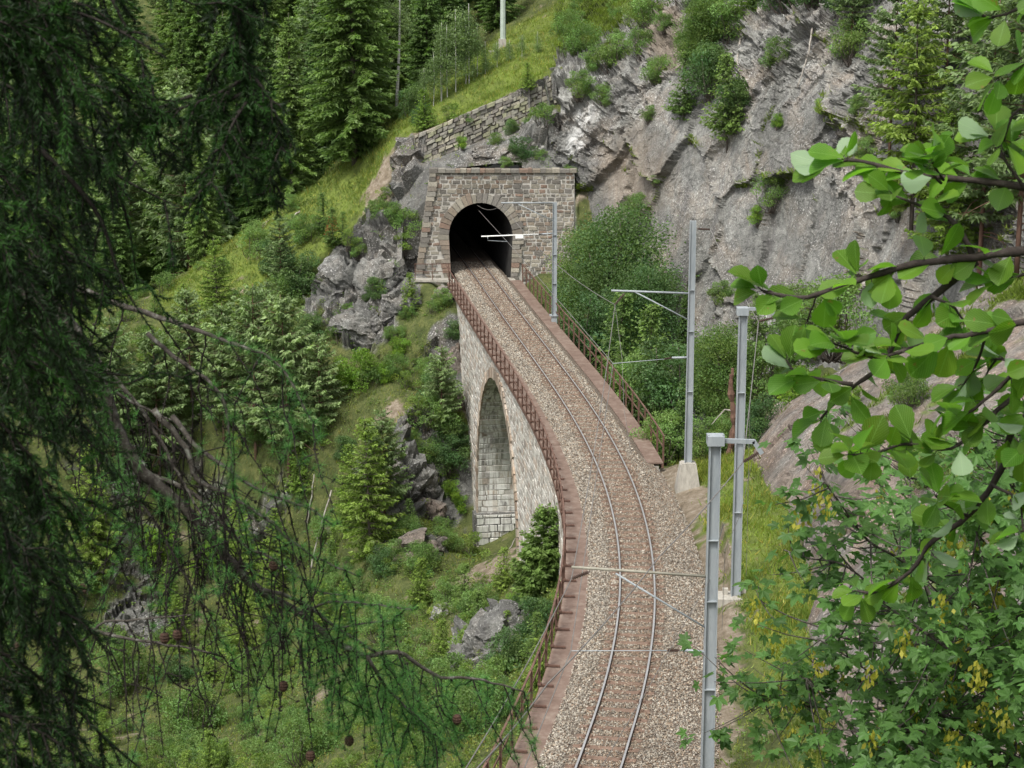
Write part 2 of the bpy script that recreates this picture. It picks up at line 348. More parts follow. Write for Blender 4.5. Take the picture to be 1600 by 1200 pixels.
# ------------------------------------------------------------------ the track axis
_L = [(723.8,407.5),(740,430),(760,457.5),(786,497.5),(810,527.5),(836.3,562.5),(862.5,602.5),(886.3,640),(907.5,672.5),(925,707.5),(940,747.5),(955,787.5),(963.8,835),(968.3,870),(968.6,911),(963.1,980),(958.2,1015.8),(949.4,1051.5),(939.8,1084.5),(926,1125.8),(912.3,1164.3),(899.9,1198.6)]
_R = [(750,407.5),(770,432.5),(792.5,462.5),(820,497.5),(840,522.5),(866.3,557.5),(892.5,592.5),(920,635),(942.5,670),(965,705),(983.8,742),(995,770),(1007,805),(1015,840),(1020.5,880),(1022.8,925),(1020.9,980),(1015.4,1015.8),(1009.9,1048.8),(1001.6,1087.3),(992,1125.8),(982.4,1161.5),(969.2,1198.6)]
_l = atz(*np.array(_L).T); _r = atz(*np.array(_R).T)
_cl = np.polyfit(_l[:, 1] - 80, _l[:, 0], 5); _cr = np.polyfit(_r[:, 1] - 80, _r[:, 0], 5)
def _cx(y): return 0.5 * (np.polyval(_cl, y - 80) + np.polyval(_cr, y - 80))
def cx(y):
    y = np.asarray(y, float)
    s0 = (_cx(48.) - _cx(45.)) / 3; lo = _cx(45.) + s0 * (y - 45) - 0.0048 * (y - 45) ** 2
    s1 = (_cx(117.) - _cx(113.)) / 4; hi = _cx(117.) + s1 * (y - 117)
    return np.where(y < 45, lo, np.where(y > 117, hi, _cx(np.clip(y, 45, 117))))
_ys = np.arange(16, 146, 0.1); AX = np.stack([cx(_ys), _ys], 1)
AS = np.r_[0, np.cumsum(np.hypot(*np.diff(AX, axis=0).T))]
AT = np.gradient(AX, axis=0); AT /= np.linalg.norm(AT, axis=1)[:, None]
def tr(s, off, z=0.0):
    """point at arc length s, lateral offset (right +), height z"""
    s = np.asarray(s, float); off = np.asarray(off, float); z = np.asarray(z, float)
    x = np.interp(s, AS, AX[:, 0]); y = np.interp(s, AS, AX[:, 1]); tx = np.interp(s, AS, AT[:, 0]); ty = np.interp(s, AS, AT[:, 1])
    x, y, z = np.broadcast_arrays(x + off * ty, y - off * tx, z)
    return np.stack([x, y, z], -1)
def s_of(y): return float(np.interp(y, _ys, AS))
def sweep(prof, s0, s1, step=0.5, closed=True, ends=True):
    """profile [(off,z)] swept along the axis"""
    s = np.linspace(s0, s1, max(2, int(abs(s1 - s0) / step) + 1)); prof = np.asarray(prof, float); n = len(prof)
    V = tr(s[:, None], prof[None, :, 0], prof[None, :, 1]).reshape(-1, 3)
    i = np.arange(len(s) - 1)[:, None] * n; j = np.arange(n if closed else n - 1)[None]; k = (j + 1) % n
    Q = np.stack([i + j, i + k, i + n + k, i + n + j], -1).reshape(-1, 4)
    if closed and ends and n == 4:
        m = (len(s) - 1) * n; Q = np.vstack([Q, [[3, 2, 1, 0], [m, m + 1, m + 2, m + 3]]])
    return V, Q
S_NEAR, S_PORT = s_of(18), s_of(114.5)

# ------------------------------------------------------------------ the lie of the land
CP = [(640,300,117),(600,235,121),(560,290,122),(500,310,122.5),(430,345,122),(350,405,120),(280,475,117),(200,565,112),(100,685,105),
      (540,365,117),(620,365,115),(560,470,112),(560,560,108),(640,440,112.5),(640,560,108),(700,600,107),(600,620,105),(450,420,117),(400,520,113),(480,560,109),
      (715,650,104),(600,700,101),(600,800,98),(600,900,93),(500,700,105),(500,800,104),(500,900,101),(400,700,107),(400,900,105),(300,620,110),(300,800,108),(300,1000,100),(300,1190,85),(100,1190,85),(100,900,103),
      (700,700,102.5),(700,800,101),(720,850,99.5),(760,870,97),(700,900,92),(800,905,88),(815,890,82),(850,940,70),(770,1000,75),(700,1000,80),(600,1000,86),(500,1000,95),(600,1100,78),(500,1190,70),(700,1190,62),(750,1100,62),(830,1000,60),(800,1100,52),(760,1190,47),
      (700,262,116),(800,262,115.5),(870,262,116),(720,236,118),(650,245,117.5),(790,205,119.5),(860,175,119.5),(640,175,124),(700,175,122.5),(860,118,124),(785,78,133),(870,10,155),(1040,0,150),(960,60,137),(720,110,135),(620,165,127)]
CW = [(6,100,-7),(7,90,-6),(7.6,81,-3.5),(7.5,75,-1.2),(6.6,70.5,-.3),(9.5,96,-6),(5,107,-5),(0,92,-10.2),(-1.5,98.5,-12.2),(2,84,-7.5),(4,84,-7),
      (6.5,66,-.3),(8,66,0.1),(6.6,55,-.2),(8.5,57,.2),(6,47,-.2),(8,47,.2),(5,38,-.1),(9,38,.5),(3,50,-1),(2,42,-1),(3.2,64,-1),(3.5,72,-1.5),
      (12,95,-3),(15,85,-1),(13,75,.0),(13,60,1.0),(12,45,1),(11,112,2),(20,108,5),(30,100,6),(25,80,4),(24,60,3),(12,125,9),(25,125,11),(35,140,20),(15,150,16.5),
      (0,0,17.4),(6,2,17),(-8,2,15),(0,10,12),(0,22,4.5),(8,22,5),(14,8,13),(20,25,8),(-10,22,-1),(-10,35,-7),(0,34,-.3),(-3,40,-3.5),(-20,20,-4),(-30,40,-13),(30,40,10),
      (-17,140,-4),(-25,135,-8),(-8,140,4),(-3,150,10),(-30,170,-5),(0,170,15.5),(-60,160,-6),(-50,220,5),(-20,220,12),(10,220,22),(-100,300,28),(-50,300,30),(0,300,36),(50,300,44),(-100,200,2),(60,200,30),
      (-45,110,-12),(-45,85,-20),(-45,60,-21),(-45,130,-11),(-5.5,112.3,-.3),(-3.9,108,-2.2)]
PTS = np.vstack([at(*np.array(CP, float).T), np.array(CW, float)])
def tps_fit(P, lam=0.02):
    X = P[:, :2] / 50; n = len(X); d = np.linalg.norm(X[:, None] - X[None], axis=2)
    K = np.where(d > 0, d * d * np.log(d + 1e-12), 0) + lam * 0.01 * np.eye(n)
    A = np.zeros((n + 3, n + 3)); A[:n, :n] = K; A[:n, n] = 1; A[:n, n + 1:] = X; A[n, :n] = 1; A[n + 1:, :n] = X.T
    return X, np.linalg.solve(A, np.r_[P[:, 2], 0, 0, 0])
_TX, _TW = tps_fit(PTS)
def hz0(x, y):
    sh = np.shape(x); X = np.stack([np.ravel(x), np.ravel(y)], 1) / 50; out = np.empty(len(X))
    for a in range(0, len(X), 20000):
        d = np.linalg.norm(X[a:a + 20000, None] - _TX[None], axis=2)
        out[a:a + 20000] = (d * d * np.log(d + 1e-12)) @ _TW[:-3] + _TW[-3] + X[a:a + 20000] @ _TW[-2:]
    return out.reshape(sh)
def hz(x, y):
    """ground height with the cuttings for the railway and the portal"""
    x = np.asarray(x, float); y = np.asarray(y, float); z = hz0(x, y)
    d = np.abs(x - cx(y))
    cut = -0.75
    z = np.where((d < 2.6) & (y < 115.2), np.minimum(z, cut), np.where((d < 3.6) & (y < 114.6), np.minimum(z, cut + (d - 2.6) * 0.75), z))
    xw = [-8.0, -5.9, -3.9, -1.55, .80, 3.1, 4.5]; wy = np.interp(x, xw, [118.2, 118.6, 119.1, 119.8, 120.5, 121.2, 121.4]); wb_ = np.interp(x, xw, [5.8, 6.05, 6.75, 7.6, 8.7, 10.2, 10.8]); wt_ = np.interp(x, xw, [7.6, 7.85, 8.6, 9.75, 10.8, 11.9, 12.3])
    onw = (x > -6.2) & (x < 3.4)
    z = np.where(onw & (y < wy - .1) & (y > 115.2), np.minimum(z, wb_ - .05 * (wy - y)), z); z = np.where(onw & (y >= wy - .1) & (y < wy + 4), np.maximum(z, wt_ - .12 + .1 * (y - wy)), z)
    bank = (x > cx(y)) & (y < 72) & (y > 20); zs_ = hz0(x, y); z = np.where(bank, np.where(d < 2.9, np.minimum(zs_, -.7 + .5 * np.clip((d - 1.9) / .9, 0, 1)), zs_), z)
    inport = (x > -6.6) & (x < 3.6) & (y < 115.3) & (y > 108)
    return np.where(inport, np.minimum(z, -0.05 - np.clip(113 - y, 0, 5) * 0.3), z)
def ground(px, py, y0=36.0, y1=320.0):
    Y = np.arange(y0, y1, 0.25); P = at(px, py, Y); h = hz(P[:, 0], P[:, 1]); k = np.argmax(h > P[:, 2])
    if h[k] <= P[k, 2]: k = len(Y) - 1
    return P[k]

# painted kinds of ground (own cover of the place): (px,py,radius m,kind)
SPOT = [(430,380,5,'g'),(330,430,4,'g'),(500,320,5,'g'),(560,300,3,'g'),(625,255,1.6,'s'),(600,290,1.5,'s'),(640,290,1.3,'s'),(640,330,2.5,'g'),(680,250,2.5,'r'),(760,235,3,'r'),(700,245,2,'s'),(840,210,2.5,'r'),
        (850,60,9,'g'),(760,140,5,'g'),(950,40,9,'g'),(700,165,4,'g'),(900,90,5,'g'),
        (540,430,2.6,'r'),(590,420,2.8,'r'),(560,500,2.6,'r'),(620,400,2,'r'),(700,560,1.5,'r'),
        (610,655,1.0,'s'),(650,690,1.0,'r'),(625,770,1.0,'r'),(680,740,2,'r'),(660,850,1.8,'r'),(640,850,1.6,'r'),(700,650,2,'g'),(640,760,2.5,'g'),
        (790,880,2.2,'s'),(760,900,1.8,'s'),(780,1000,2.2,'r'),(740,1010,1.5,'r'),(240,980,2.2,'r'),(520,1080,1,'s')]
SPOTW = [(ground(a, b), r, k) for a, b, r, k in SPOT]
def masks(V, nz):
    g = np.zeros(len(V)); r = np.zeros(len(V)); s = np.zeros(len(V))
    for c, rad, k in SPOTW:
        d = np.sqrt(((V[:, :2] - c[:2]) ** 2).sum(1)) / rad; wv = np.exp(-d ** 2)
        if k == 'g': g += wv
        elif k == 'r': r += wv
        else: s += wv
    g += np.exp(-((V[:, 0] - 8.3) / 2.2) ** 2) * (V[:, 1] < 74)
    ed_ = V[:, 0] - cx(V[:, 1]); s += 1.1 * sm(ed_, 1.2, 1.8) * sm(-ed_, -3.5, -2.7) * (V[:, 1] < 73)
    n = fbm(V, 2.2, 4, 5); n2 = fbm(V, 0.8, 4, 9); n3 = fbm(V, 5, 3, 29)
    r = sm(r + 0.5 * n + 0.45 * n2 + 0.3 * n3 + (0.68 - nz) * 1.0, 0.45, 0.6)
    s = sm(s * .85 + 0.9 * n2 - 0.3 * n + 0.3 * n3 + .35 * fbm(V, .35, 2, 19), 0.42, 0.66) * (1 - r)
    return np.stack([r, s, sm(g + 0.4 * n, 0.35, 0.9) * (1 - r) * (1 - s)], 1)

def build_ground():
    x = np.concatenate([np.arange(-60, -24, .8), np.arange(-24, 10.5, .15), np.arange(10.5, 42, .8)])
    y = np.concatenate([np.arange(-12, 42, .8), np.arange(42, 126, .16), np.arange(126, 165, .5), np.arange(165, 345, 2.2)])
    X, Y = np.meshgrid(x, y, indexing='ij')
    X = X * np.interp(Y, [150, 340], [1.0, 2.6])
    Z = hz(X, Y); P = np.stack([X, Y, Z], -1)
    N = grid_normals(P); sh = P.shape
    V = P.reshape(-1, 3); n = N.reshape(-1, 3)
    mk_ = masks(V, n[:, 2])
    d = np.abs(V[:, 0] - cx(V[:, 1])); keep = sm(d, 2.6, 4.0); keep = np.where((V[:, 1] > 108) & (V[:, 1] < 117) & (V[:, 0] > -7) & (V[:, 0] < 4), 0.0, keep)
    shelf = 1 - 0.8 * sm(V[:, 0], 4, 6) * (V[:, 1] < 72) * (V[:, 1] > 30)
    VW = V + np.stack([fbm(V, 1., 3, 200), fbm(V, 1., 3, 210), fbm(V, 1., 3, 220)], 1) * 0.35
    b1, c1 = blocks(VW, 2.2, 1, 0.7, (1, 1, 1.4)); b2, c2 = blocks(VW, 0.8, 21, 0.8)
    b3, c3 = blocks(VW, 0.38, 25, 0.9); rk = (b1 * 1.2 + b2 * 0.75 + b3 * .25 - 0.35 * (1 - sm(c2, 0, 0.10))) * mk_[:, 0]
    so_ = fbm(V, 3.0, 5, 3) * 0.45 + fbm(V, .7, 3, 13) * 0.16
    V = V + n * ((rk + so_ * (1 - 0.5 * mk_[:, 0])) * keep * shelf)[:, None]
    qd = grid_q(sh[0], sh[1]); ctr = P[:-1, :-1].reshape(-1, 3) + [.07, .08, 0]      # leave the tunnel mouth open
    qd = qd[~((np.abs(ctr[:, 0] - cx(ctr[:, 1])) < 2.7) & (ctr[:, 1] > 114.5) & (ctr[:, 1] < 115.9))]
    o = mk("hillside", V, None, qd, TERR, None, False, mk_)
    tag(o, kind='structure')
    return V.reshape(sh), mk_.reshape(sh)
GV, GM = build_ground()

# ------------------------------------------------------------------ rock walls right of the line
def cr(t, n, m):
    """bicubic (Catmull-Rom) table resampling"""
    def ax1(a, k):
        u = np.linspace(0, a.shape[0] - 1, k); i = np.clip(np.floor(u).astype(int), 0, a.shape[0] - 2); f = (u - i)[:, None]
        p = np.vstack([2 * a[0] - a[1], a, 2 * a[-1] - a[-2]]); A, B, D, E = p[i], p[i + 1], p[i + 2], p[i + 3]
        return 0.5 * (2 * B + (D - A) * f + (2 * A - 5 * B + 4 * D - E) * f * f + (3 * B - A - 3 * D + E) * f ** 3)
    return ax1(ax1(np.asarray(t, float), n).T, m).T
def proj_x(V): return 800 + F * V[:, 0] / (V[:, 1] * math.cos(PITCH) - (V[:, 2] - CAMZ) * math.sin(PITCH))
def rockwall(P, name, mat, label, amp=1.0, grass=None, white=None, seed=0, sgn=1):
    sh = P.shape; N = grid_normals(P) * sgn; V = P.reshape(-1, 3); n = N.reshape(-1, 3)
    wp = np.stack([fbm(V, 1.4, 4, 200 + seed), fbm(V, 1.4, 4, 210 + seed), fbm(V, 1.4, 4, 220 + seed)], 1) * 0.55
    lean = (V + wp) @ np.array([[1, 0, 0.35], [0, 1, 0.2], [-.35, -.2, 1]])
    b0, c0 = blocks(lean, 5.5, 31 + seed, 0.45, (1, 1, 1.7)); b1, c1 = blocks(lean, 2.3, 41 + seed, 0.5, (1, .8, 1.5)); b2, c2 = blocks(lean, .8, 51 + seed, 0.6, (1, 1, .8)); b3, c3 = blocks(V, .3, 61 + seed, 0.8)
    smooth_ = sm(fbm(V, 9, 2, 77 + seed) + (sm(V[:, 2], 4, 12) - .55) * .7, -0.25, 0.3)
    d = b0 * 0.75 + (b1 * 0.55 + b2 * 0.28 - 0.12 * (1 - sm(c2, 0, .1))) * (0.12 + 0.88 * smooth_) + b3 * 0.10 * smooth_ - 0.45 * (1 - sm(c1, 0, .05)) * smooth_ - 0.35 * (1 - sm(c0, 0, .03)) + fbm(V, 3.5, 6, 5 + seed, .55) * 0.22
    q = (V[:, 0] * .62 + V[:, 2] * .78 + fbm(V, 4, 3, 91) * 1.2) / 1.9; fr = q - np.floor(q); d = d + (fr - .5) * .34 * sm(smooth_, .35, .8)      # stepped beds rising to the right
    if 'cliff' in name: d = d * (1 - .65 * sm(proj_x(V), 1290, 1420) * sm(V[:, 2], 6, 10))
    V = V + n * (d * amp)[:, None]
    nn = (grid_normals(V.reshape(sh)) * sgn).reshape(-1, 3)
    up = nn[:, 2]
    g = sm(up + fbm(V, 1.6, 4, 8) * 0.5, 0.72, 0.88)
    if grass is not None: g = np.maximum(g, grass(V))
    s = sm(fbm(V, 2.6, 4, 15) + up * 0.5, 0.55, 0.75) * (1 - g)
    if 'cliff' in name:
        pb = at(985, 265, 114); s = np.maximum(s, .75 * sm(1.25 - np.sqrt((((V - pb) / np.array([2.2, 9, 2.6])) ** 2).sum(1)) + .5 * fbm(V, 1.5, 4, 33), 0, .8))
        pb = at(1035, 60, 118); s = np.maximum(s, .9 * sm(1.2 - np.sqrt((((V - pb) / np.array([1.3, 9, 2.2])) ** 2).sum(1)) + .4 * fbm(V, 1, 4, 34), 0, .5))
    else: g = g * sm(up + fbm(V, 1.2, 4, 8) * .6, .95, 1.1)
    wv = white(V) if white is not None else np.zeros(len(V))
    o = mk(name, V, None, grid_q(sh[0], sh[1]), mat, None, False, np.stack([wv, s * (.7 if 'cliff' in name else .3), g], 1))
    tag(o, label, "cliff" if 'cliff' in name else "rock"); o['kind'] = 'structure' if 'cliff' in name else 'thing'
    return V.reshape(sh), g.reshape(sh[:2])
CPX = [872, 960, 1060, 1180, 1300, 1420, 1540, 1720, 1950]
CPY = [700, 620, 500, 400, 300, 200, 100, 0, -120]
CY = [[110,105.5,99,93,87,80,73,62,50],[112,107,101,95,89,82,75,64,52],[114.2,109,103,97,91,84,77,66,54],[115.6,111,105,99,93,86,79,68,56],[116.2,112.8,106.5,100.5,94.5,87.5,80.5,69.5,58],
      [118,115,108.5,102,96,89,82,71,59],[123,119.5,112.5,105,98.5,91.5,84.5,74,62],[140,131,120,111,103,95.5,88,78,66],[165,150,135,125,115,106,97,88,76]]
nu, nv = 430, 620
PY, PX, PD = cr(np.repeat(np.array(CPY)[:, None], 9, 1), nu, nv), cr(np.repeat(np.array(CPX)[None], 9, 0), nu, nv), cr(CY, nu, nv)
def cgrass(V):
    p = at(940, 40, 137); d = np.sqrt(((V - p) ** 2 * np.array([1, .25, 1])).sum(1))
    return sm(-(d - 7.5) / 3 + fbm(V, 1.5, 4, 6) * 0.8, 0, 0.5)
def cwhite(V):
    p = at(900, 215, 117.5); d = np.abs(V[:, 0] - p[0] - 0.35 * (V[:, 2] - p[2])) ; return sm(0.8 - d, 0, .6) * sm(V[:, 2], 6, 7.5) * sm(-V[:, 2], -13, -11) * 0.6
CLIFF, CLG = rockwall(at(PX, PY, PD), "cliff", ROCK, "tall grey and pinkish rock cliff right of the tunnel", 1.0, cgrass, cwhite, 0, 1)
yy = np.linspace(84, 30, 400); tt = np.linspace(0, 1, 250)
YY, TT = np.meshgrid(yy, tt, indexing='ij')
foot = np.interp(YY, [30, 43, 48, 54, 60, 70, 78, 84], [6.6, 7.2, 7.8, 8.4, 8.5, 8.4, 9.6, 12.5])
XX = foot + TT * 17
ZZ = -1.0 + np.interp(XX - foot, [0, .7, 2.0, 5, 9, 17], [0, 1.7, 3.6, 5.8, 8.2, 12.0]) * np.interp(YY, [30, 60, 72, 79, 84], [1, 1, .9, .5, .1])
OUTC, OUG = rockwall(np.stack([XX, YY, ZZ], -1), "rock_outcrop", ROCK_RED, "reddish brown rock outcrop rising from the grass strip right of the masts", 0.62, None, None, 9, 1)

# ------------------------------------------------------------------ masonry
def stones(u0, u1, v0, v1, ch, wm, fmap, seed, pal, keep=None, proud=(0.015, 0.06), jit=0.012, gap=0.018):
    """courses of single dressed stones in (u,v); fmap(u,v,d)->xyz with d = how far proud"""
    r = np.random.default_rng(seed); mb = MB(); v = v0
    while v < v1 - 0.05:
        h = ch * r.uniform(.78, 1.25); h = min(h, v1 - v); u = u0 - r.uniform(0, wm)
        while u < u1:
            wd = wm * r.uniform(.55, 1.6); a, b = max(u, u0), min(u + wd, u1)
            if b - a > 0.08 and (keep is None or keep((a + b) / 2, v + h / 2, b - a, h)):
                j = r.uniform(-jit, jit, (4, 2)); g = gap; d = r.uniform(*proud)
                q = np.array([(a + g, v + g), (b - g, v + g), (b - g, v + h - g), (a + g, v + h - g)]) + j
                cc = q.mean(0); q2 = cc + (q - cc) * np.clip(1 - 0.05 / np.array([b - a, h]), .5, 1)
                dd = d + r.uniform(-.012, .012, 4)
                V = np.vstack([fmap(q[:, 0], q[:, 1], np.full(4, -.02)), fmap(q2[:, 0], q2[:, 1], dd)])
                mb.add(V, None, [(0, 1, 5, 4), (1, 2, 6, 5), (2, 3, 7, 6), (3, 0, 4, 7), (4, 5, 6, 7)], pal[r.integers(len(pal))] * r.uniform(.75, 1.25))
            u += wd
        v += h
    return mb
PALP = np.array([.80, .80, .78]) * np.array([(.27,.215,.175),(.24,.21,.18),(.30,.25,.20),(.21,.195,.18),(.26,.245,.22),(.36,.33,.28),(.25,.175,.14),(.18,.165,.15),(.31,.285,.24)])
PALG = np.array([(.24,.225,.21),(.30,.285,.27),(.20,.19,.18),(.34,.315,.28),(.28,.24,.20)])
PALW = 0.92 * np.array([(.43,.41,.37),(.37,.35,.315),(.48,.46,.42),(.34,.29,.245),(.40,.35,.30),(.29,.26,.23),(.45,.43,.40)])

# tunnel portal: face at PYF, opening as a horseshoe round the track
PYF, PCX = 114.5, float(cx(114.5))
T0 = np.array([float(np.interp(S_PORT, AS, AT[:, 0])), float(np.interp(S_PORT, AS, AT[:, 1]))])
def horseshoe(n=40, rx=1.92, base=-0.6, spring=2.25, foot=1.78, top=4.25):
    a = np.linspace(math.pi, 0, n); arc = np.stack([rx * np.cos(a), spring + (top - spring) * np.sin(a)], 1)
    lo = np.stack([np.linspace(-foot, -rx, 8)[:-1], np.linspace(base, spring, 8)[:-1]], 1)
    hi = lo[::-1] * np.array([-1, 1])
    return np.vstack([lo, arc, hi])
HS = horseshoe()
portal = thing("tunnel_portal", "weathered stone tunnel mouth with arched black opening at the end of the track", "tunnel portal", (0, 0, 0))
def inside_hs(u, z, grow=0.0):
    if z < 2.25: return abs(u) < 1.85 + grow
    return (u / (1.92 + grow)) ** 2 + ((z - 2.25) / (2.0 + grow)) ** 2 < 1
def lefte(z): return np.interp(z, [-1, 6.3], [-4.05, -2.95])
RIGHT = 5.6
def portal_slab():
    # ring of quads between the opening and the outline
    out = []
    for u, z in HS:
        a = math.atan2(z - 1.5, u); d = np.array([math.cos(a), math.sin(a)]); t = 20
        for k in np.linspace(0, 12, 600):
            p = np.array([0, 1.5]) + d * k
            if p[1] > 6.05 or p[1] < -0.9 or p[0] < lefte(p[1]) or p[0] > RIGHT: t = k; break
        out.append(np.array([0, 1.5]) + d * t)
    return np.array(out)
OUTL = portal_slab(); n = len(HS)
V = np.vstack([np.c_[HS[:, 0] + PCX, np.full(n, PYF), HS[:, 1]], np.c_[OUTL[:, 0] + PCX, np.full(n, PYF), OUTL[:, 1]]])
Q = [(i, i + 1, n + i + 1, n + i) for i in range(n - 1)]
V = np.vstack([V, [[PCX + lefte(6.05), PYF, 6.05], [PCX + RIGHT, PYF, 6.05], [PCX + RIGHT, PYF, -0.9], [PCX - 4.05, PYF, -.9]]])
T = []
for i in range(n - 1):
    if OUTL[i][0] < lefte(OUTL[i][1]) + 0.1 and OUTL[i + 1][1] > 6.0: T.append((n + i, n + i + 1, 2 * n))
    if OUTL[i][1] > 6.0 and OUTL[i + 1][0] > RIGHT - .1: T.append((n + i, n + i + 1, 2 * n + 1))
mk("wall_face", V, T, Q, MORTAR, portal)
mb = stones(lefte(-1), RIGHT, -0.9, 6.05, 0.235, 0.37, lambda u, v, d: np.stack([u + PCX, PYF - d, v], -1), 5, PALP,
            lambda u, v, w_, h: u - w_ / 2 > lefte(v) - 0.02 and not inside_hs(u, v, 0.5 + w_ * .3), (0.01, 0.06), 0.03, 0.022)
for i, (a, b) in enumerate(zip(mb.V, mb.C)):      # soot over the crown, darker towards the foot
    q = a.mean(0); mb.C[i] = b * (1 - .5 * math.exp(-((q[0] - PCX) / 1.7) ** 2 - ((q[2] - 4.9) / .9) ** 2)) * (1 - .25 * math.exp(-((q[2] + .6) / .8) ** 2))
mb.make("stonework", STONE, portal, colr=True)
# left quoins
mb = MB(); r = np.random.default_rng(3)
z = -0.9
while z < 6.0:
    h = r.uniform(.26, .36); wd = r.uniform(.32, .55); x0 = lefte(z + h / 2); mb.box((PCX + x0 + wd / 2 - .04, PYF + .3, z + h / 2), (wd, .9, h - .03), col=PALP[r.integers(9)] * r.uniform(.8, 1.2)); z += h
z = 3.0
mb.make("corner_stones", STONE, portal, colr=True)
# arch ring
mb = MB(); pts = spline(HS, 200); dseg = np.r_[0, np.cumsum(np.hypot(*np.diff(pts, axis=0).T))]
i = 0; u = 0
while u < dseg[-1] - .1:
    u2 = min(u + r.uniform(.24, .34), dseg[-1]); rr = r.uniform(.5, .72) if pts[np.searchsorted(dseg, u)][1] > 2.0 else r.uniform(.35, .75)
    g = 0.014; a = np.array([np.interp(u + g, dseg, pts[:, k]) for k in (0, 1)]); b = np.array([np.interp(u2 - g, dseg, pts[:, k]) for k in (0, 1)])
    c0 = np.array([0, 2.2]); 
    def outw(p):
        dd = p - c0 if p[1] > 2.2 else np.array([np.sign(p[0]), 0.0]); return dd / np.linalg.norm(dd)
    f = 0.11 + r.uniform(0, .05)
    fr = [a, b, b + outw(b) * rr, a + outw(a) * rr]
    V = [(p[0] + PCX, PYF - f, p[1]) for p in fr] + [(p[0] + PCX, PYF + .5, p[1]) for p in fr]
    mb.add(V, None, [(0, 1, 2, 3), (0, 4, 5, 1), (1, 5, 6, 2), (2, 6, 7, 3), (3, 7, 4, 0)], PALP[r.integers(9)] * r.uniform(.8, 1.25)); u = u2
mb.make("arch_ring", STONE, portal, colr=True)
# coping
mb = MB(); u = PCX + lefte(6.1) - .1
while u < PCX + RIGHT:
    wd = r.uniform(.25, .6); hh = r.uniform(.18, .25); mb.box((u + wd / 2, PYF + .22, 6.05 + hh / 2), (wd - .02, .75 + r.uniform(-.05, .05), hh), col=PALP[r.integers(9)] * r.uniform(.7, 1.1)); u += wd
mb.make("coping", STONE, portal, colr=True)
# lining of the tunnel
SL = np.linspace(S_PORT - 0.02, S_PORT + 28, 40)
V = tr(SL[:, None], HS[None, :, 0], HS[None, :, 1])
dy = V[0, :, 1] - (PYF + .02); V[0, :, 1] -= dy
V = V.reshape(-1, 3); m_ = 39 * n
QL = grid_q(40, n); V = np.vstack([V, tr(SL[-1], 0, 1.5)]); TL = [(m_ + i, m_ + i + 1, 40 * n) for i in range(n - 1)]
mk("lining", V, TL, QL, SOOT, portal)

# ------------------------------------------------------------------ viaduct
S_A = [s_of(84.6), s_of(99.6)]
SPR_Z, RAD = -9.2, (S_A[1] - S_A[0]) / 2; SC_ = sum(S_A) / 2; CRZ = -1.55
def arch_z(s):
    t = np.clip(1 - ((s - SC_) / RAD) ** 2, 0, 1); return SPR_Z + (CRZ - SPR_Z) * np.sqrt(t)
via = thing("stone_viaduct", "curved stone railway viaduct with one tall arch over the ravine", "viaduct")
WO = 2.02; ZT = -0.42; S_W0 = s_of(71.5); S_W1 = s_of(114.3)
def wall_bot(s): return -14.5
for side, nm in ((-1, 'spandrel_wall'), (1, 'spandrel_wall')):
    s = np.concatenate([np.linspace(s_of(40) if side < 0 else S_W0, S_A[0], 40), SC_ - RAD * np.cos(np.linspace(0, math.pi, 60))[1:-1], np.linspace(S_A[1], S_W1, 30)])
    zb = np.where((s > S_A[0] + 1e-6) & (s < S_A[1] - 1e-6), arch_z(s), -15.0)
    k = np.linspace(0, 1, 5); V = tr(s[:, None], side * WO, zb[:, None] + (ZT - zb[:, None]) * k[None]).reshape(-1, 3)
    mk(nm, V, None, grid_q(len(s), 5), MORTAR, via)
    if side < 0:
        fm = lambda u, v, d: tr(u, -(WO + d), v)
        def kp(u, v, w_, h):
            if S_A[0] - .2 < u < S_A[1] + .2: return v - h / 2 > arch_z(u) + 0.35 and not (v < SPR_Z + 1 and True)
            return True
        def kp(u, v, w_, h):
            t = (u - SC_) / (RAD + .35 + w_ * .4)
            if abs(t) < 1 and v < SPR_Z + (CRZ + .35 - SPR_Z + h * .5) * math.sqrt(1 - t * t): return False
            return True
        stones(s_of(48), S_W1, -14.5, ZT, 0.26, 0.40, fm, 17, PALW, kp, (0.0, 0.03), 0.02, 0.008).make("wall_stonework", STONE_W, via, colr=True)
# near jamb corner and ring stones
mb = MB(); a = np.linspace(0, math.pi, 62)
ring = np.stack([SC_ - RAD * np.cos(a), SPR_Z + (CRZ - SPR_Z) * np.sin(a)], 1)
low = np.stack([np.full(12, S_A[0]), np.linspace(-15, SPR_Z, 13)[:-1]], 1); low2 = np.stack([np.full(12, S_A[1]), np.linspace(SPR_Z, -15, 13)[1:]], 1)
ring = np.vstack([low, ring, low2])
for i in range(len(ring) - 1):
    p, q = ring[i], ring[i + 1]; e = q - p; e /= np.linalg.norm(e); nrm = np.array([-e[1], e[0]]); rr = r.uniform(.42, .62)
    p2, q2 = p + e * .012, q - e * .012; f = .07 + r.uniform(0, .03)
    fr = [p2, q2, q2 + nrm * rr, p2 + nrm * rr]
    V = np.vstack([[tr(x[0], -(WO + f), x[1]) for x in fr], [tr(x[0], -(WO - .5), x[1]) for x in fr]])
    mb.add(V, None, [(0, 1, 2, 3), (0, 4, 5, 1), (1, 5, 6, 2), (2, 6, 7, 3), (3, 7, 4, 0)], (PALW[r.integers(7)] * np.array([1, .88, .78])) * r.uniform(.7, 1.0))
mb.make("arch_ring", STONE_W, via, colr=True)
rl = np.r_[0, np.cumsum(np.hypot(*np.diff(ring, axis=0).T))]
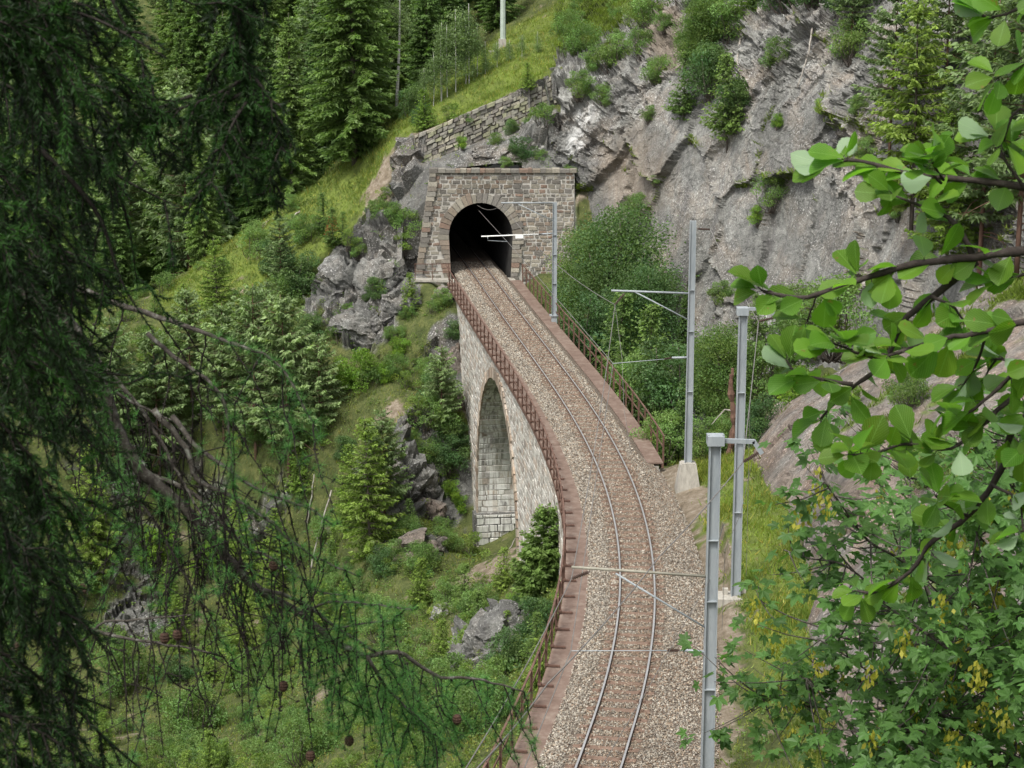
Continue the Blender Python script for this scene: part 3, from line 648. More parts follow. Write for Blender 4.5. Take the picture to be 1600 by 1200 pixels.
def fb(u, v, d):
    s_ = np.interp(u, rl, ring[:, 0]); z_ = np.interp(u, rl, ring[:, 1]); e = .05
    ds = np.interp(u + e, rl, ring[:, 0]) - np.interp(u - e, rl, ring[:, 0]); dz = np.interp(u + e, rl, ring[:, 1]) - np.interp(u - e, rl, ring[:, 1])
    L_ = np.hypot(ds, dz) + 1e-9; return tr(s_ + d * dz / L_, v, z_ - d * ds / L_)
uu = np.linspace(0, rl[-1], 120); V = fb(uu[:, None] + np.zeros((1, 2)), np.array([[-WO, WO]]) + 0 * uu[:, None], np.zeros((120, 2))).reshape(-1, 3)
mk("arch_barrel", V, None, grid_q(120, 2), MORTAR, via)
sw = stones(-WO, WO, 0.0, rl[-1], 0.34, 0.62, lambda u, v, d: fb(v, u, d), 23, PALG * 1.15, None, (0.0, 0.03), 0.015, 0.01)
sw.make("barrel_stonework", STONE_B, via, colr=True)
# stepped plinth of the far pier
mb = stones(-2.2, 1.6, -13.6, -10.55, 0.34, 0.6, lambda u, v, d: tr(S_A[1] - .35 - d - (0 * v), u, v), 29, PALG, None, (0.03, 0.12), 0.02)
mb.make("plinth_stonework", STONE_B, via, colr=True)
mb = MB(); V, Q = [], []
c = tr(S_A[1] + .1, -.3, -12.1); tx, ty = T0
ax = np.array([[ty, -tx, 0], [tx, ty, 0], [0, 0, 1]]); mb.box(c, (3.95, .9, 3.1), ax)
mb.make("pier_plinth", ROCK_D, via)
# trough under the ballast, plate walkways
def strip(prof, s0, s1, name, mat, parent, step=.5):
    V, Q = sweep(prof, s0, s1, step); return mk(name, V, None, Q, mat, parent)
strip([(-2.0, -.45), (2.0, -.45), (2.0, -.62), (-2.0, -.62)], S_W0, S_W1, "deck", MORTAR, via)
strip([(-1.6, -.30), (-1.6, -.42), (-1.97, -.44), (-1.97, -.32)], s_of(28), S_W1, "ballast_kerb", CONC, via)
strip([(1.97, -.32), (1.97, -.44), (1.6, -.42), (1.6, -.30)], S_W0, S_W1, "ballast_kerb", CONC, via)
mb = MB(); r = np.random.default_rng(4)
def slabs(o0, o1, s0, s1, name):
    mb = MB(); s = s0
    while s < s1:
        e = min(s + r.uniform(1.4, 1.6), s1); zz = -0.16 + r.uniform(-.002, .002); oo = r.uniform(-.008, .008); n_ = 4; g = .005
        ss = np.linspace(s + g, e - g, n_)
        prof = np.array([(o0 + oo, zz), (o1 + oo, zz), (o1 + oo, zz - .06), (o0 + oo, zz - .06)])
        V = tr(ss[:, None], prof[None, :, 0], prof[None, :, 1]).reshape(-1, 3); i = np.arange(n_ - 1)[:, None] * 4; j = np.arange(4)[None]; k = (j + 1) % 4
        Q = np.vstack([np.stack([i + j, i + k, i + 4 + k, i + 4 + j], -1).reshape(-1, 4), [[3, 2, 1, 0], [12, 13, 14, 15]]])
        mb.add(V, None, Q); s = e
    return mb.make(name, PLATE, via)
slabs(-2.28, -1.52, s_of(30), S_PORT - 2.2, "walkway"); slabs(1.50, 2.14, S_W0, S_PORT - 2.0, "walkway")
strip([(-2.30, -.20), (-2.22, -.20), (-2.22, -.38), (-2.30, -.38)], s_of(30), S_PORT - 2.2, "edge_beam", RUST, via)
strip([(2.08, -.20), (2.16, -.20), (2.16, -.38), (2.08, -.38)], S_W0, S_PORT - 2.0, "edge_beam", RUST, via)

# ------------------------------------------------------------------ railings
def railing(side, s0, s1, off, label, step=1.5, foot=True, mid=2):
    t = thing("railing", label, "railing"); k = 0; s = s0
    e = []
    while s < s1 + .01:
        p = tr(s, off, -.2); tx, ty = [float(np.interp(s, AS, AT[:, q])) for q in (0, 1)]
        ax = np.array([[ty, -tx, 0], [tx, ty, 0], [0, 0, 1]])
        mb = MB(); mb.box(p + np.array([0, 0, .52]), (.018, .075, 1.08), ax); mb.box(p + np.array([0, 0, .52]) + ax[0] * (.03 * -side), (.06, .012, 1.08), ax)
        if foot:
            mb.box(tr(s, off - side * .20, -.115), (.42, .08, .05), ax); mb.box(tr(s, off - side * .03, -.08), (.10, .12, .05), ax)
        mb.make("post", RUST, t); s += step * rnd.uniform(.98, 1.02)
    V, Q = sweep([(off - .028, .86), (off + .028, .86), (off + .028, .825), (off - .028, .825)], s0, s1, .7); mk("top_rail", V, None, Q, RUST, t)
    V, Q = sweep([(off - .012, .40), (off + .012, .40), (off + .012, .34), (off - .012, .34)], s0, s1, .7); mk("mid_rail", V, None, Q, RUST, t)
    return t
railing(-1, s_of(31), S_PORT - 2.3, -2.32, "long rusty railing along the left edge of the viaduct")
railing(1, S_W0 + .15, S_PORT - 2.2, 2.18, "rusty railing along the right edge of the viaduct ending beside the concrete mast foot", foot=False)
# small side path left of the portal
pt = thing("side_footbridge", "narrow footpath slab with thin railing left of the tunnel mouth", "footbridge")
mb = MB(); a, b = at(648, 437, 112.6), at(704, 434, 112.6); a[2] = b[2] = -.12
mb.box((a + b) / 2, (b[0] - a[0], .8, .12)); mb.make("slab", CONC, pt)
for x in (a[0] + .05, (a[0] + b[0]) / 2, b[0] - .1):
    mb = MB(); mb.box((x, 112.25, .4), (.04, .04, 1.0)); mb.make("post", RUST, pt)
mb = MB(); mb.box(((a[0] + b[0]) / 2, 112.25, .9), (b[0] - a[0], .04, .04)); mb.make("top_rail", RUST, pt)
mb = MB(); mb.box(((a[0] + b[0]) / 2, 112.25, .45), (b[0] - a[0], .03, .03)); mb.make("mid_rail", RUST, pt)

# ------------------------------------------------------------------ track
bedL = np.interp
s = np.arange(s_of(26), S_PORT + 27, .5)
yb = np.interp(s, AS, AX[:, 1])
wr = np.interp(yb, [30, 45, 55, 70, 73, 120], [2.6, 2.5, 2.0, 1.85, 1.5, 1.5]); wl = np.full(len(s), 1.50)
prof = [(-wl, -.45 + 0 * s), (-wl, -.17 + 0 * s), (-1.1 + 0 * s, -.05 + 0 * s), (-.6 + 0 * s, -.07 + 0 * s), (.6 + 0 * s, -.07 + 0 * s), (1.15 + 0 * s, -.05 + 0 * s), (wr, -.2 + 0 * s), (wr + .25, -.6 + 0 * s)]
V = np.stack([tr(s, o, z) for o, z in prof], 1); o = mk("ballast_bed", V.reshape(-1, 3), None, grid_q(len(s), 8), BED); tag(o, kind='structure')
def ballast():
    r = np.random.default_rng(77); N = 125000
    # density falls with distance: more stones near, larger far
    y = 42.0 * (118 / 40.5) ** r.random(N) ; y = y[y < 119]; N = len(y)
    ss = np.interp(y, _ys, AS); wr_ = np.interp(y, [30, 45, 55, 70, 73, 120], [2.8, 2.75, 2.25, 1.95, 1.58, 1.55])
    off = -1.56 + r.random(N) * (wr_ + 1.56)
    rail = np.abs(np.abs(off) - .53) < 0.055; slp = (np.abs(off) < .92) & (((ss / .62) % 1) < .32) & (r.random(N) < .9)
    kp = ~(rail | slp); y, ss, off = y[kp], ss[kp], off[kp]; N = len(y)
    z = np.interp(off, [-1.6, -1.5, -1.1, -.6, .6, 1.15, 1.5, 2.0, 2.8], [-.17, -.15, -.03, -.055, -.055, -.03, -.03, -.03, -.03]) - .15 * np.clip((off - 1.15) / (wr_[kp] - .25 - 1.15), 0, 1) - .4 * np.clip(off - wr_[kp] + .25, 0, 1) + r.uniform(-.02, .015, N)
    P = tr(ss, off, z); sz = np.interp(y, [42, 118], [.027, .038]) * r.uniform(.55, 1.45, N)
    O = np.array([(1, 0, 0), (-1, 0, 0), (0, 1, 0), (0, -1, 0), (0, 0, .7), (0, 0, -.7)], float)
    A = r.normal(size=(N, 3, 3)); Qm, _ = np.linalg.qr(A); sc = r.uniform(.6, 1.3, (N, 1, 3))
    V = (O[None] * sc + r.uniform(-.15, .15, (N, 6, 3))) @ Qm * sz[:, None, None] + P[:, None]
    T = np.array([(0, 2, 4), (2, 1, 4), (1, 3, 4), (3, 0, 4), (2, 0, 5), (1, 2, 5), (3, 1, 5), (0, 3, 5)])
    T = (T[None] + 6 * np.arange(N)[:, None, None]).reshape(-1, 3)
    pal = np.array([.93, .89, .83]) * np.array([(.34, .32, .285), (.42, .40, .365), (.22, .21, .195), (.20, .15, .115), (.26, .195, .15), (.14, .122, .108), (.31, .265, .215)])
    brown = np.where(np.abs(off) < .85, .7, 0.22) + .25 * fbm(P, 5, 2, 4) + np.where(off > 0, .30, 0) * sm(-y, -90, -60)
    pick = np.where(r.random(N) < brown, r.choice([3, 4, 5, 6, 0], N), r.choice([0, 1, 2, 0, 1, 5, 6], N))
    c = pal[pick] * r.uniform(.7, 1.25, (N, 1))
    o = mk("ballast", V.reshape(-1, 3), T, None, GRAVEL, None, False, np.repeat(c, 6, 0)); tag(o, "grey, white and rusty brown crushed stone ballast under the track", "ballast", kind='stuff')
ballast()
track = thing("railway_track", "single narrow gauge track curving over the viaduct into the tunnel", "railway track")
for off in (-.535, .535):
    k = off
    body = [(k - .028, .028), (k + .028, .028), (k + .03, .0), (k + .008, -.012), (k + .008, -.09), (k + .055, -.10), (k + .055, -.115), (k - .055, -.115), (k - .055, -.10), (k - .008, -.09), (k - .008, -.012), (k - .03, .0)]
    V, Q = sweep(body, s_of(24), S_PORT + 26, .6); ro = mk("rail", V, None, Q, RAILS, track)
    V, Q = sweep([(k - .026, .033), (k + .026, .033), (k + .026, .0285), (k - .026, .0285)], s_of(24), S_PORT + 26, .6); mk("rail_head", V, None, Q, RAILM, ro)
sl0, sl1 = s_of(42.2), S_PORT + 6; ns = int((sl1 - sl0) / .62); far = MB()
for i in range(ns):
    s_ = (math.ceil(sl0 / .62) + i) * .62 + .10; p = tr(s_, 0, -.085); tx, ty = [float(np.interp(s_, AS, AT[:, q])) for q in (0, 1)]
    ax = np.array([[ty, -tx, 0], [tx, ty, 0], [0, 0, 1]]); m1 = far if i >= 98 else MB()
    m1.box(p - np.array([0, 0, .012]), (1.66, .22, .10), ax, taper=1.0)
    for q in (-.535, .535):
        for e in (-.09, .09): m1.box(tr(s_, q + e, -.02), (.05, .10, .05), ax)
    if i < 98: m1.make("sleeper", SLEEP, track)
tag(far.make("far_sleepers", SLEEP, track), kind='stuff')

# ------------------------------------------------------------------ masts and wires
def mast(px, pyfoot, ztop, name_label, w0=.26, w1=.19, Y=None, zf=0.0, base=None):
    p = atz(px, pyfoot, zf) if Y is None else at(px, pyfoot, Y); x, y, z0 = p
    t = thing("catenary_mast", name_label, "mast", (x, y, z0)); h = ztop - z0
    mb = MB(); f = .022
    for sx in (-1, 1):   # two flanges and a web: rolled H section, slightly tapering
        V = np.array([(sx * w0 / 2, -w0 / 2, 0), (sx * w0 / 2, w0 / 2, 0), (sx * (w0 / 2 - f), w0 / 2, 0), (sx * (w0 / 2 - f), -w0 / 2, 0),
                      (sx * w1 / 2, -w1 / 2, h), (sx * w1 / 2, w1 / 2, h), (sx * (w1 / 2 - f), w1 / 2, h), (sx * (w1 / 2 - f), -w1 / 2, h)])
        mb.add(V, None, [(0, 1, 5, 4), (1, 2, 6, 5), (2, 3, 7, 6), (3, 0, 4, 7), (4, 5, 6, 7)])
    V = np.array([(-w0 / 2 + f, -.05, 0), (w0 / 2 - f, -.05, 0), (w0 / 2 - f, .05, 0), (-w0 / 2 + f, .05, 0), (-w1 / 2 + f, -.04, h), (w1 / 2 - f, -.04, h), (w1 / 2 - f, .04, h), (-w1 / 2 + f, .04, h)])
    mb.add(V, None, [(0, 1, 5, 4), (2, 3, 7, 6), (4, 5, 6, 7)])
    mb.make("pole", GALV, t)
    mb = MB()
    for q in (.30, .55, .72): mb.box((0, 0, h * q), (w0 * 1.0 - .05 * q, w0 * 1.02 - .04 * q, .012))
    mb.make("clamp_bands", GALV, t)
    return t, np.array([x, y, z0])
def tube_part(t, org, pts, r_, name, mat, n=8):
    mb = MB(); mb.tube(np.asarray(pts) - org, r_, n); return mb.make(name, mat, t, smooth=True)
def insulator(t, org, a, b, parent_name="insulator"):
    a, b = np.asarray(a), np.asarray(b); mb = MB(); d = b - a; k = 22; u = np.linspace(0, 1, k)
    rr = np.where((np.arange(k) % 2 == 0), .022, .052); rr[:2] = .018; rr[-2:] = .018
    mb.tube(a - org + d * u[:, None], rr, 10); return mb.make(parent_name, INSUL, t)
def lerp(a, b, t): return np.asarray(a) + (np.asarray(b) - np.asarray(a)) * t
# near mast
ztop = at(1118, 683, 42.0)[2]
t1, o1 = mast(1104, 1236, ztop, "nearest grey steel mast right of the track with a bent arm on top", .30, .25, Y=42.0)
MX = lambda Y_, px, py: at(px, py, Y_)
a = MX(42, 1112, 688); e = [a, MX(42, 1178, 690), MX(42, 1190, 708)]
mb = MB()
for p, q in ((e[0], e[1]), (e[1], e[2])):
    d = q - p; L_ = np.linalg.norm(d); d /= L_; zz = np.cross(d, [0, 1, 0]); mb.box((p + q) / 2 - o1, (L_ + .03, .07, .10), np.array([d, [0, 1, 0], zz]))
mb.box(MX(42, 1118, 683) - o1 + np.array([0, 0, -.06]), (.38, .36, .22)); mb.box(MX(42, 1118, 683) - o1 + np.array([-.17, -.1, .02]), (.04, .04, .14)); mb.box(MX(42, 1118, 683) - o1 + np.array([.17, -.1, .02]), (.04, .04, .14))
mb.make("feeder_arm", GALV, t1)
INS1 = (MX(42, 1187, 706), MX(42, 1161, 722)); insulator(t1, o1, *INS1)
tube_part(t1, o1, [MX(42, 1112, 901), MX(42, 893, 886)], .032, "cantilever", m_simple("weathered_tube", [(0.3, (.19, .18, .145)), (.7, (.30, .285, .235))], 3, .6), 10)
tube_part(t1, o1, [MX(42, 1106, 983), MX(42, 962, 896)], .024, "brace", GALV)
insulator(t1, o1, MX(42, 922, 893), MX(42, 893, 904))
tube_part(t1, o1, [MX(42, 1108, 1019), MX(42, 1068, 1016)], .035, "stub_tube", GALV)
insulator(t1, o1, MX(42, 1062, 1016.5), MX(42, 1042, 1016))
tube_part(t1, o1, [MX(42, 1068, 1016.5), MX(42, 893, 1017)], .012, "steady_arm", GALV)
# second mast, beyond
zt2 = at(1160, 485, 56.0)[2]
t2, o2 = mast(1149, 930, zt2, "grey mast in the grass by the rock, hooked arm on top, no bracket", .28, .24, Y=56.0)
e = [MX(56, 1157, 483), MX(56, 1203, 482), MX(56, 1213, 497)]; mb = MB()
for p, q in ((e[0], e[1]), (e[1], e[2])):
    d = q - p; L_ = np.linalg.norm(d); d /= L_; zz = np.cross(d, [0, 1, 0]); mb.box((p + q) / 2 - o2, (L_ + .03, .07, .09), np.array([d, [0, 1, 0], zz]))
mb.box(MX(56, 1160, 486) - o2, (.34, .34, .22)); mb.make("feeder_arm", GALV, t2)
INS2 = (MX(56, 1211, 496), MX(56, 1185, 502)); insulator(t2, o2, *INS2)
mb = MB(); mb.box((-.12, 0, -.38), (1.15, .9, .76), taper=.9); mb.box((-.3, .1, .08), (.16, .16, .22)); mb.box((.25, .1, .06), (.16, .16, .18)); mb.make("concrete_foot", CONC, t2)
# third mast, at the viaduct end
zt3 = at(1083, 345, 69.0)[2]
t3, o3 = mast(1075, 722, zt3, "tall grey mast on a tapered concrete block beside the end of the viaduct", .27, .22, Y=69.0)
mb = MB(); mb.box((0, 0, -.62), (.95, .86, 1.16), taper=.62); mb.box((0, 0, -.03), (.5, .5, .06), col=(1, 1, 1)); mb.make("concrete_foot", CONC, t3)
tube_part(t3, o3, [MX(69, 1080, 458.5), MX(69, 955, 454)], .038, "cantilever", GALV)
tube_part(t3, o3, [MX(69, 1078, 501), MX(69, 992, 456)], .026, "brace", GALV)
insulator(t3, o3, MX(69, 976, 458), MX(69, 961, 476))
tube_part(t3, o3, [MX(69, 1078, 558.5), MX(69, 1050, 559)], .04, "stub_tube", GALV)
insulator(t3, o3, MX(69, 1050, 559), MX(69, 1038, 561))
tube_part(t3, o3, [MX(69, 1040, 561), MX(69, 957, 568)], .013, "steady_arm", GALV)
insulator(t3, o3, MX(69, 1089, 357.5), MX(69, 1110, 358.5))
# fourth mast, by the portal
zt4 = at(868, 316, 100.0)[2]
t4, o4 = mast(866, 496, zt4, "farthest grey mast standing on the viaduct edge in front of the tunnel portal", .27, .22, Y=100.0)
mb = MB(); mb.box((0, 0, .12), (.5, .42, .05)); mb.box((0, 0, -.5), (.3, .3, 1.2)); mb.make("bracket", GALV, t4)
tube_part(t4, o4, [MX(100, 866, 317), MX(100, 783, 317)], .035, "cantilever", GALV)
tube_part(t4, o4, [MX(100, 866, 346), MX(100, 810, 319)], .022, "brace", GALV)
tube_part(t4, o4, [MX(100, 866, 364.5), MX(100, 843, 366)], .04, "stub_tube", GALV)
insulator(t4, o4, MX(100, 848, 365.5), MX(100, 842, 366))
tube_part(t4, o4, [MX(100, 842, 366), MX(100, 752, 369.5)], .032, "steady_arm", WHITE)
tube_part(t4, o4, [MX(100, 762, 370), MX(100, 762, 376), MX(100, 793, 377.5)], .022, "registration_arm", GALV)
mb = MB(); mb.box(MX(100, 811.5, 369) - o4 + np.array([0, -.06, 0]), (.42, .03, .22)); mb.make("plate", WHITE, t4)

def wire(pts, r_, label, sag=0.0, name="wire"):
    pts = np.asarray(pts, float); out = []
    for a, b in zip(pts[:-1], pts[1:]):
        u = np.linspace(0, 1, 14)[:, None]; seg = a + (b - a) * u; seg[:, 2] -= sag * 4 * (u * (1 - u))[:, 0] * np.linalg.norm(b - a) / 30
        out.append(seg)
    mb = MB(); mb.tube(np.vstack([out[0]] + [o[1:] for o in out[1:]]), r_, 5); o = mb.make(name, WIRE, None); tag(o, label, "wire"); return o
cw = [tr(S_PORT + 12, 0, 3.6), tr(S_PORT - 1, -.1, 3.75), MX(100, 793, 377.5) + np.array([0, 0, -.02]), MX(69, 958, 568), MX(42, 892, 1017), np.array([-2.2, 18, 5.0])]
wire(cw, .013, "contact wire running above the track from the tunnel past the steady arms", name="contact_wire")
ms = [tr(S_PORT + 12, 0, 3.95), tr(S_PORT - 1, -.2, 4.15), MX(100, 785, 320), MX(69, 961, 476), MX(42, 893, 904), np.array([-2.6, 18, 8.0])]
wire(ms, .013, "sagging messenger wire hung from the brackets above the contact wire", .5, name="messenger_wire")
wire([at(770, -30, 131), INS2[1] + np.array([0, 30, 6.5]) * 0 + MX(69, 1110, 358.5) * 1], .012, "thin feeder line coming down in front of the cliff to the tall mast", 1.0, name="feeder_cable")
wire([MX(69, 1110, 358.5), INS2[1], INS1[1], at(1030, 870, 36), at(855, 1069, 27), at(740, 1206, 21)], .013, "dark feeder cable slanting from the nearest mast across the track to the lower left", .25, name="feeder_cable")
wire([at(1109, 905, 42), at(1010, 1080, 33), at(930, 1215, 27)], .006, "thin stay wire slanting down left from the nearest mast over the ballast", 0, name="stay_wire")
wire([at(1175, 722, 42.4), at(1158, 800, 42.3), at(1133, 860, 42.2), at(1128, 985, 42)], .006, "thin earthing lead dangling beside the nearest mast", 0, name="earth_lead")
wire([at(1186, 502, 56), at(1172, 620, 56), at(1166, 900, 56)], .007, "thin earthing lead dangling beside the mast in the grass", 0, name="earth_lead")
wire([at(961, 476, 69), at(972, 560, 67), at(975, 640, 66), at(985, 700, 65)], .008, "short cable hanging from the tip of the tall mast bracket", 0, name="hanging_cable")
# pole on the meadow
pp = thing("power_pole", "pale green lattice power pole on the steep meadow above the tunnel", "power pole", at(786, 62, 133))
mb = MB(); mb.tube([(0, 0, 0), (0, 0, 7)], [.2, .14], 8); mb.make("pole", m_simple("green_grey_paint", [(.3, (.30, .36, .31)), (.7, (.42, .47, .42))], 3), pp)
mb = MB(); mb.box((-.05, 0, -.5), (.62, .62, 1.1), taper=.8); mb.box((-.55, -.1, -1.0), (.9, .6, .5)); mb.make("concrete_foot", CONC, pp)
# upper dry wall
rw = thing("retaining_wall", "mossy dry stone retaining wall climbing the slope above the tunnel", "wall")
WT = np.array([at(647, 210, 118.6), at(700, 188, 119.1), at(760, 162, 119.8), at(820, 138, 120.5), at(878, 112, 121.2)]); WTs = spline(WT, 60)
WL = np.r_[0, np.cumsum(np.linalg.norm(np.diff(WTs[:, :2], axis=0), axis=1))]
def fw(u, v, d):
    x = np.interp(u, WL, WTs[:, 0]); y = np.interp(u, WL, WTs[:, 1]); z = np.interp(u, WL, WTs[:, 2]) + v
    return np.stack([x, y - d + v * .12, z], -1)
ug, vg = np.meshgrid(np.linspace(0, WL[-1], 40), np.linspace(-3.4, -.03, 6), indexing='ij'); mk("wall_core", fw(ug, vg, 0 * ug).reshape(-1, 3), None, grid_q(40, 6), BED, rw)
stones(0, WL[-1], -3.3, 0, .25, .36, fw, 41, np.array([(.26,.25,.21),(.20,.19,.165),(.30,.28,.22),(.24,.24,.16),(.17,.155,.14)]), None, (.06, .25), .055, .0).make("stonework", STONE, rw, colr=True)
#PART2
# ------------------------------------------------------------------ plants: generators
def nrm(a): return a / (np.linalg.norm(a, axis=-1, keepdims=True) + 1e-9)
def leafq(P, size, r, up=0.4, col=None, asp=0.6):
    """diamond leaves at P"""
    n = len(P); a = nrm(r.normal(size=(n, 3))); m = nrm(r.normal(size=(n, 3)) + np.array([0, 0, up * 2])); b = nrm(np.cross(a, m)); a = np.cross(m, b)
    s = (size * r.uniform(.65, 1.35, n))[:, None]
    V = np.stack([P - a * s * .5, P + b * s * .5 * asp + m * s * .08, P + a * s * .5, P - b * s * .5 * asp + m * s * .08], 1).reshape(-1, 3)
    Q = np.arange(4 * n).reshape(-1, 4); return V, Q, np.repeat(col, 4, 0) if col is not None else None
def bush_mesh(seed, W, H, n, leaf, clumps, stem=BARK, mat=BUSHM, base=0.15):
    """many-clumped leafy crown with gaps, plus stems; returns prototype thing"""
    r = np.random.default_rng(seed)
    k = clumps; th = r.uniform(0, 2 * math.pi, k); u = r.uniform(0, 1, k) ** .6; hgt = r.uniform(base, 1, k)
    prof = np.sqrt(np.clip(1 - (np.abs(hgt - .42) / .62) ** 2.2, 0.05, 1))
    c = np.stack([np.cos(th) * u * W / 2 * prof * .85, np.sin(th) * u * W / 2 * prof * .85, hgt * H], 1)
    cr_ = r.uniform(.10, .24, k) * (W + H) / 2; tone = r.uniform(.6, 1.3, k); hue = r.uniform(-.12, .12, k)
    pick = r.choice(k, n, p=cr_ ** 2 / (cr_ ** 2).sum()); d = nrm(r.normal(size=(n, 3))); rad = r.uniform(.25, 1, n) ** .5
    P = c[pick] + d * (cr_[pick] * rad * (1 + .5 * (r.random(n) < .08)))[:, None] * np.array([1, 1, .72])
    P[:, 2] = np.maximum(P[:, 2], .05)
    t = (tone[pick] * r.uniform(.8, 1.2, n))[:, None]; col = np.hstack([t * (1 + hue[pick])[:, None], t, t * (1 - hue[pick])[:, None] * .95])
    return r, c, cr_, P, col
def proto_bush(name, seed, W, H, n, leaf, clumps, mat, bark=BARK, base=.15, trunk=0.0, label="", cat="shrub", group=None, asp=.6):
    r, c, cr_, P, col = bush_mesh(seed, W, H, n, leaf, clumps, base=base)
    t = thing(name, label, cat, (0, 0, 0), group)
    V, Q, cc = leafq(P, leaf, r, .35, col, asp); mk("crown", V, None, Q, mat, t, False, cc)
    mb = MB(); root = np.array([0, 0, -.4])
    if trunk: mb.tube([(0, 0, -.5), (.05, 0, H * .3), (0, .06, H * .62), (.03, 0, H * .9)], [trunk, trunk * .8, trunk * .5, trunk * .15], 7)
    for i in range(min(len(c), 22)):
        s_ = np.array([0, 0, H * .25 + c[i][2] * .3]) if trunk else root + r.normal(size=3) * [.12, .12, 0]
        mid = (s_ + c[i]) / 2 + r.normal(size=3) * .06 * W + [0, 0, -.06 * H]; mb.tube(spline([s_, mid, c[i]], 6), np.linspace(.028, .008, 6) * (W + H) / 4, 5)
    mb.make("trunk" if trunk else "stems", bark, t, smooth=True); return t
def proto_conifer(name, seed, H, R, mat, bark=BARK, droop=.35, wh=.42, per=7, twig=.42, w=.075, z0=.08, shape=.8, dens=1.0, gap=.1, tk=.16, upturn=.25, bare=0, label="", group=None):
    r = np.random.default_rng(seed); t = thing(name, label, "tree", (0, 0, 0), group)
    S, D, L, Wd, Cc = [], [], [], [], []; mb = MB()
    zs = np.linspace(0, H, 12); lean = r.normal(size=2) * .02 * H
    mb.tube(np.stack([lean[0] * (zs / H) ** 2, lean[1] * (zs / H) ** 2, zs - .6 * (zs == 0)], 1), np.linspace(tk, .015, 12), 7)
    z = z0 * H
    while z < H * .985:
        f = (z - z0 * H) / (H * (1 - z0)); Lb = R * (1 - f) ** shape * min(1, .45 + f * 4); k = per if Lb > .8 else 5
        for a in np.arange(k) * 2 * math.pi / k + r.uniform(0, 6.28):
            if r.random() < gap: continue
            l = Lb * r.uniform(.65, 1.15) + .15; az = a + r.uniform(-.25, .25); h = np.array([math.cos(az), math.sin(az), 0]); sd_ = np.array([-h[1], h[0], 0])
            u = np.linspace(.12 if l > .8 else 0.02, 1, max(3, int(l / .14 * dens))); zz = z + l * (.20 * u * (1 - f) * .5 - droop * u ** 1.4 + upturn * np.clip(u - .5, 0, 1) ** 1.5 + .5 * f * u)
            Pb = h * (u * l)[:, None] + np.stack([lean[0] * (z / H) ** 2 + 0 * u, lean[1] * (z / H) ** 2 + 0 * u, zz], 1)
            if l > 1.0: mb.tube(np.vstack([[lean[0] * (z / H) ** 2, lean[1] * (z / H) ** 2, z], Pb[::max(1, len(Pb) // 4)]]), np.linspace(.03, .006, 1 + len(Pb[::max(1, len(Pb) // 4)])), 4, cap=False)
            tone = r.uniform(.65, 1.25)
            for side in (-1, 1, 0):
                m = len(u); tl = twig * (.35 + .9 * (1 - np.abs(u - .45))) * min(1, .4 + l / 2.2) * r.uniform(.7, 1.2, m)
                dirn = h * (.75 if side else 1) + sd_ * side * r.uniform(.5, 1.1, m)[:, None] + np.array([0, 0, 1]) * (-r.uniform(.05, .65, m) * (1 if droop > .1 else .2) if side else r.uniform(-.3, .15, m))[:, None]
                for q in range(2):
                    S.append(Pb + r.normal(size=(m, 3)) * .04); D.append(nrm(dirn + r.normal(size=(m, 3)) * .22)); L.append(tl * (1 if q == 0 else .75)); Wd.append(np.full(m, w) * r.uniform(.7, 1.3, m)); Cc.append(np.full(m, tone) * (.85 + .35 * u))
        z += wh * r.uniform(.7, 1.3) * (1 if f < .8 else .6)
    S, D, L, Wd, Cc = map(np.concatenate, (S, D, L, Wd, Cc)); n = len(S)
    pr = nrm(np.cross(D, nrm(r.normal(size=(n, 3)) + [0, 0, 1.2])))
    m1 = S + D * (L * .45)[:, None] + [0, 0, -.01]
    V = np.stack([S - pr * (Wd * .35)[:, None], m1 - pr * (Wd * .75)[:, None], S + D * L[:, None] + np.array([0, 0, -1]) * (L * .12)[:, None], m1 + pr * (Wd * .75)[:, None]], 1).reshape(-1, 3)
    cc = (Cc * r.uniform(.8, 1.2, n))[:, None] * np.array([1, 1, .9]); mk("crown", V, None, np.arange(4 * n).reshape(-1, 4), mat, t, False, np.repeat(cc, 4, 0))
    for q in range(bare):
        zq = H * r.uniform(.08, .3); a = r.uniform(0, 6.28); mb.tube(spline([(0, 0, zq), (math.cos(a) * R * .4, math.sin(a) * R * .4, zq - .1), (math.cos(a) * R * .8, math.sin(a) * R * .8, zq - .7)], 5), [.03, .022, .018, .012, .006], 4)
    mb.make("trunk", bark, t, smooth=True); return t
used = {}
def place(proto, p, h_scale, label, group=None, rz=None, tilt=0.0, wide=1.0):
    rz = rnd.uniform(0, 6.28) if rz is None else rz; sc_ = (h_scale * wide, h_scale * wide, h_scale)
    if proto.name not in used:
        used[proto.name] = 1; proto.location = p; proto.rotation_euler = (tilt, 0, rz); proto.scale = sc_; proto['label'] = label
        if group: proto['group'] = group
        return proto
    return copy_tree(proto, p, rz, sc_, label, group, tilt)

# surface look-up for the cliff and the outcrop
def proj(V):
    y = V[..., 1]; dz = V[..., 2] - CAMZ; c, s_ = math.cos(PITCH), math.sin(PITCH)
    fwd = y * c - dz * s_; up = y * s_ + dz * c; return 800 + F * V[..., 0] / fwd, 600 - F * up / fwd, fwd
_cp = CLIFF.reshape(-1, 3); _cpx, _cpy, _ = proj(_cp); _op = OUTC.reshape(-1, 3); _opx, _opy, _of = proj(_op)
def on_cliff(px, py): return _cp[np.argmin((_cpx - px) ** 2 + (_cpy - py) ** 2)]
def on_outcrop(px, py):
    d = (_opx - px) ** 2 + (_opy - py) ** 2 + _of * .5; return _op[np.argmin(d)]

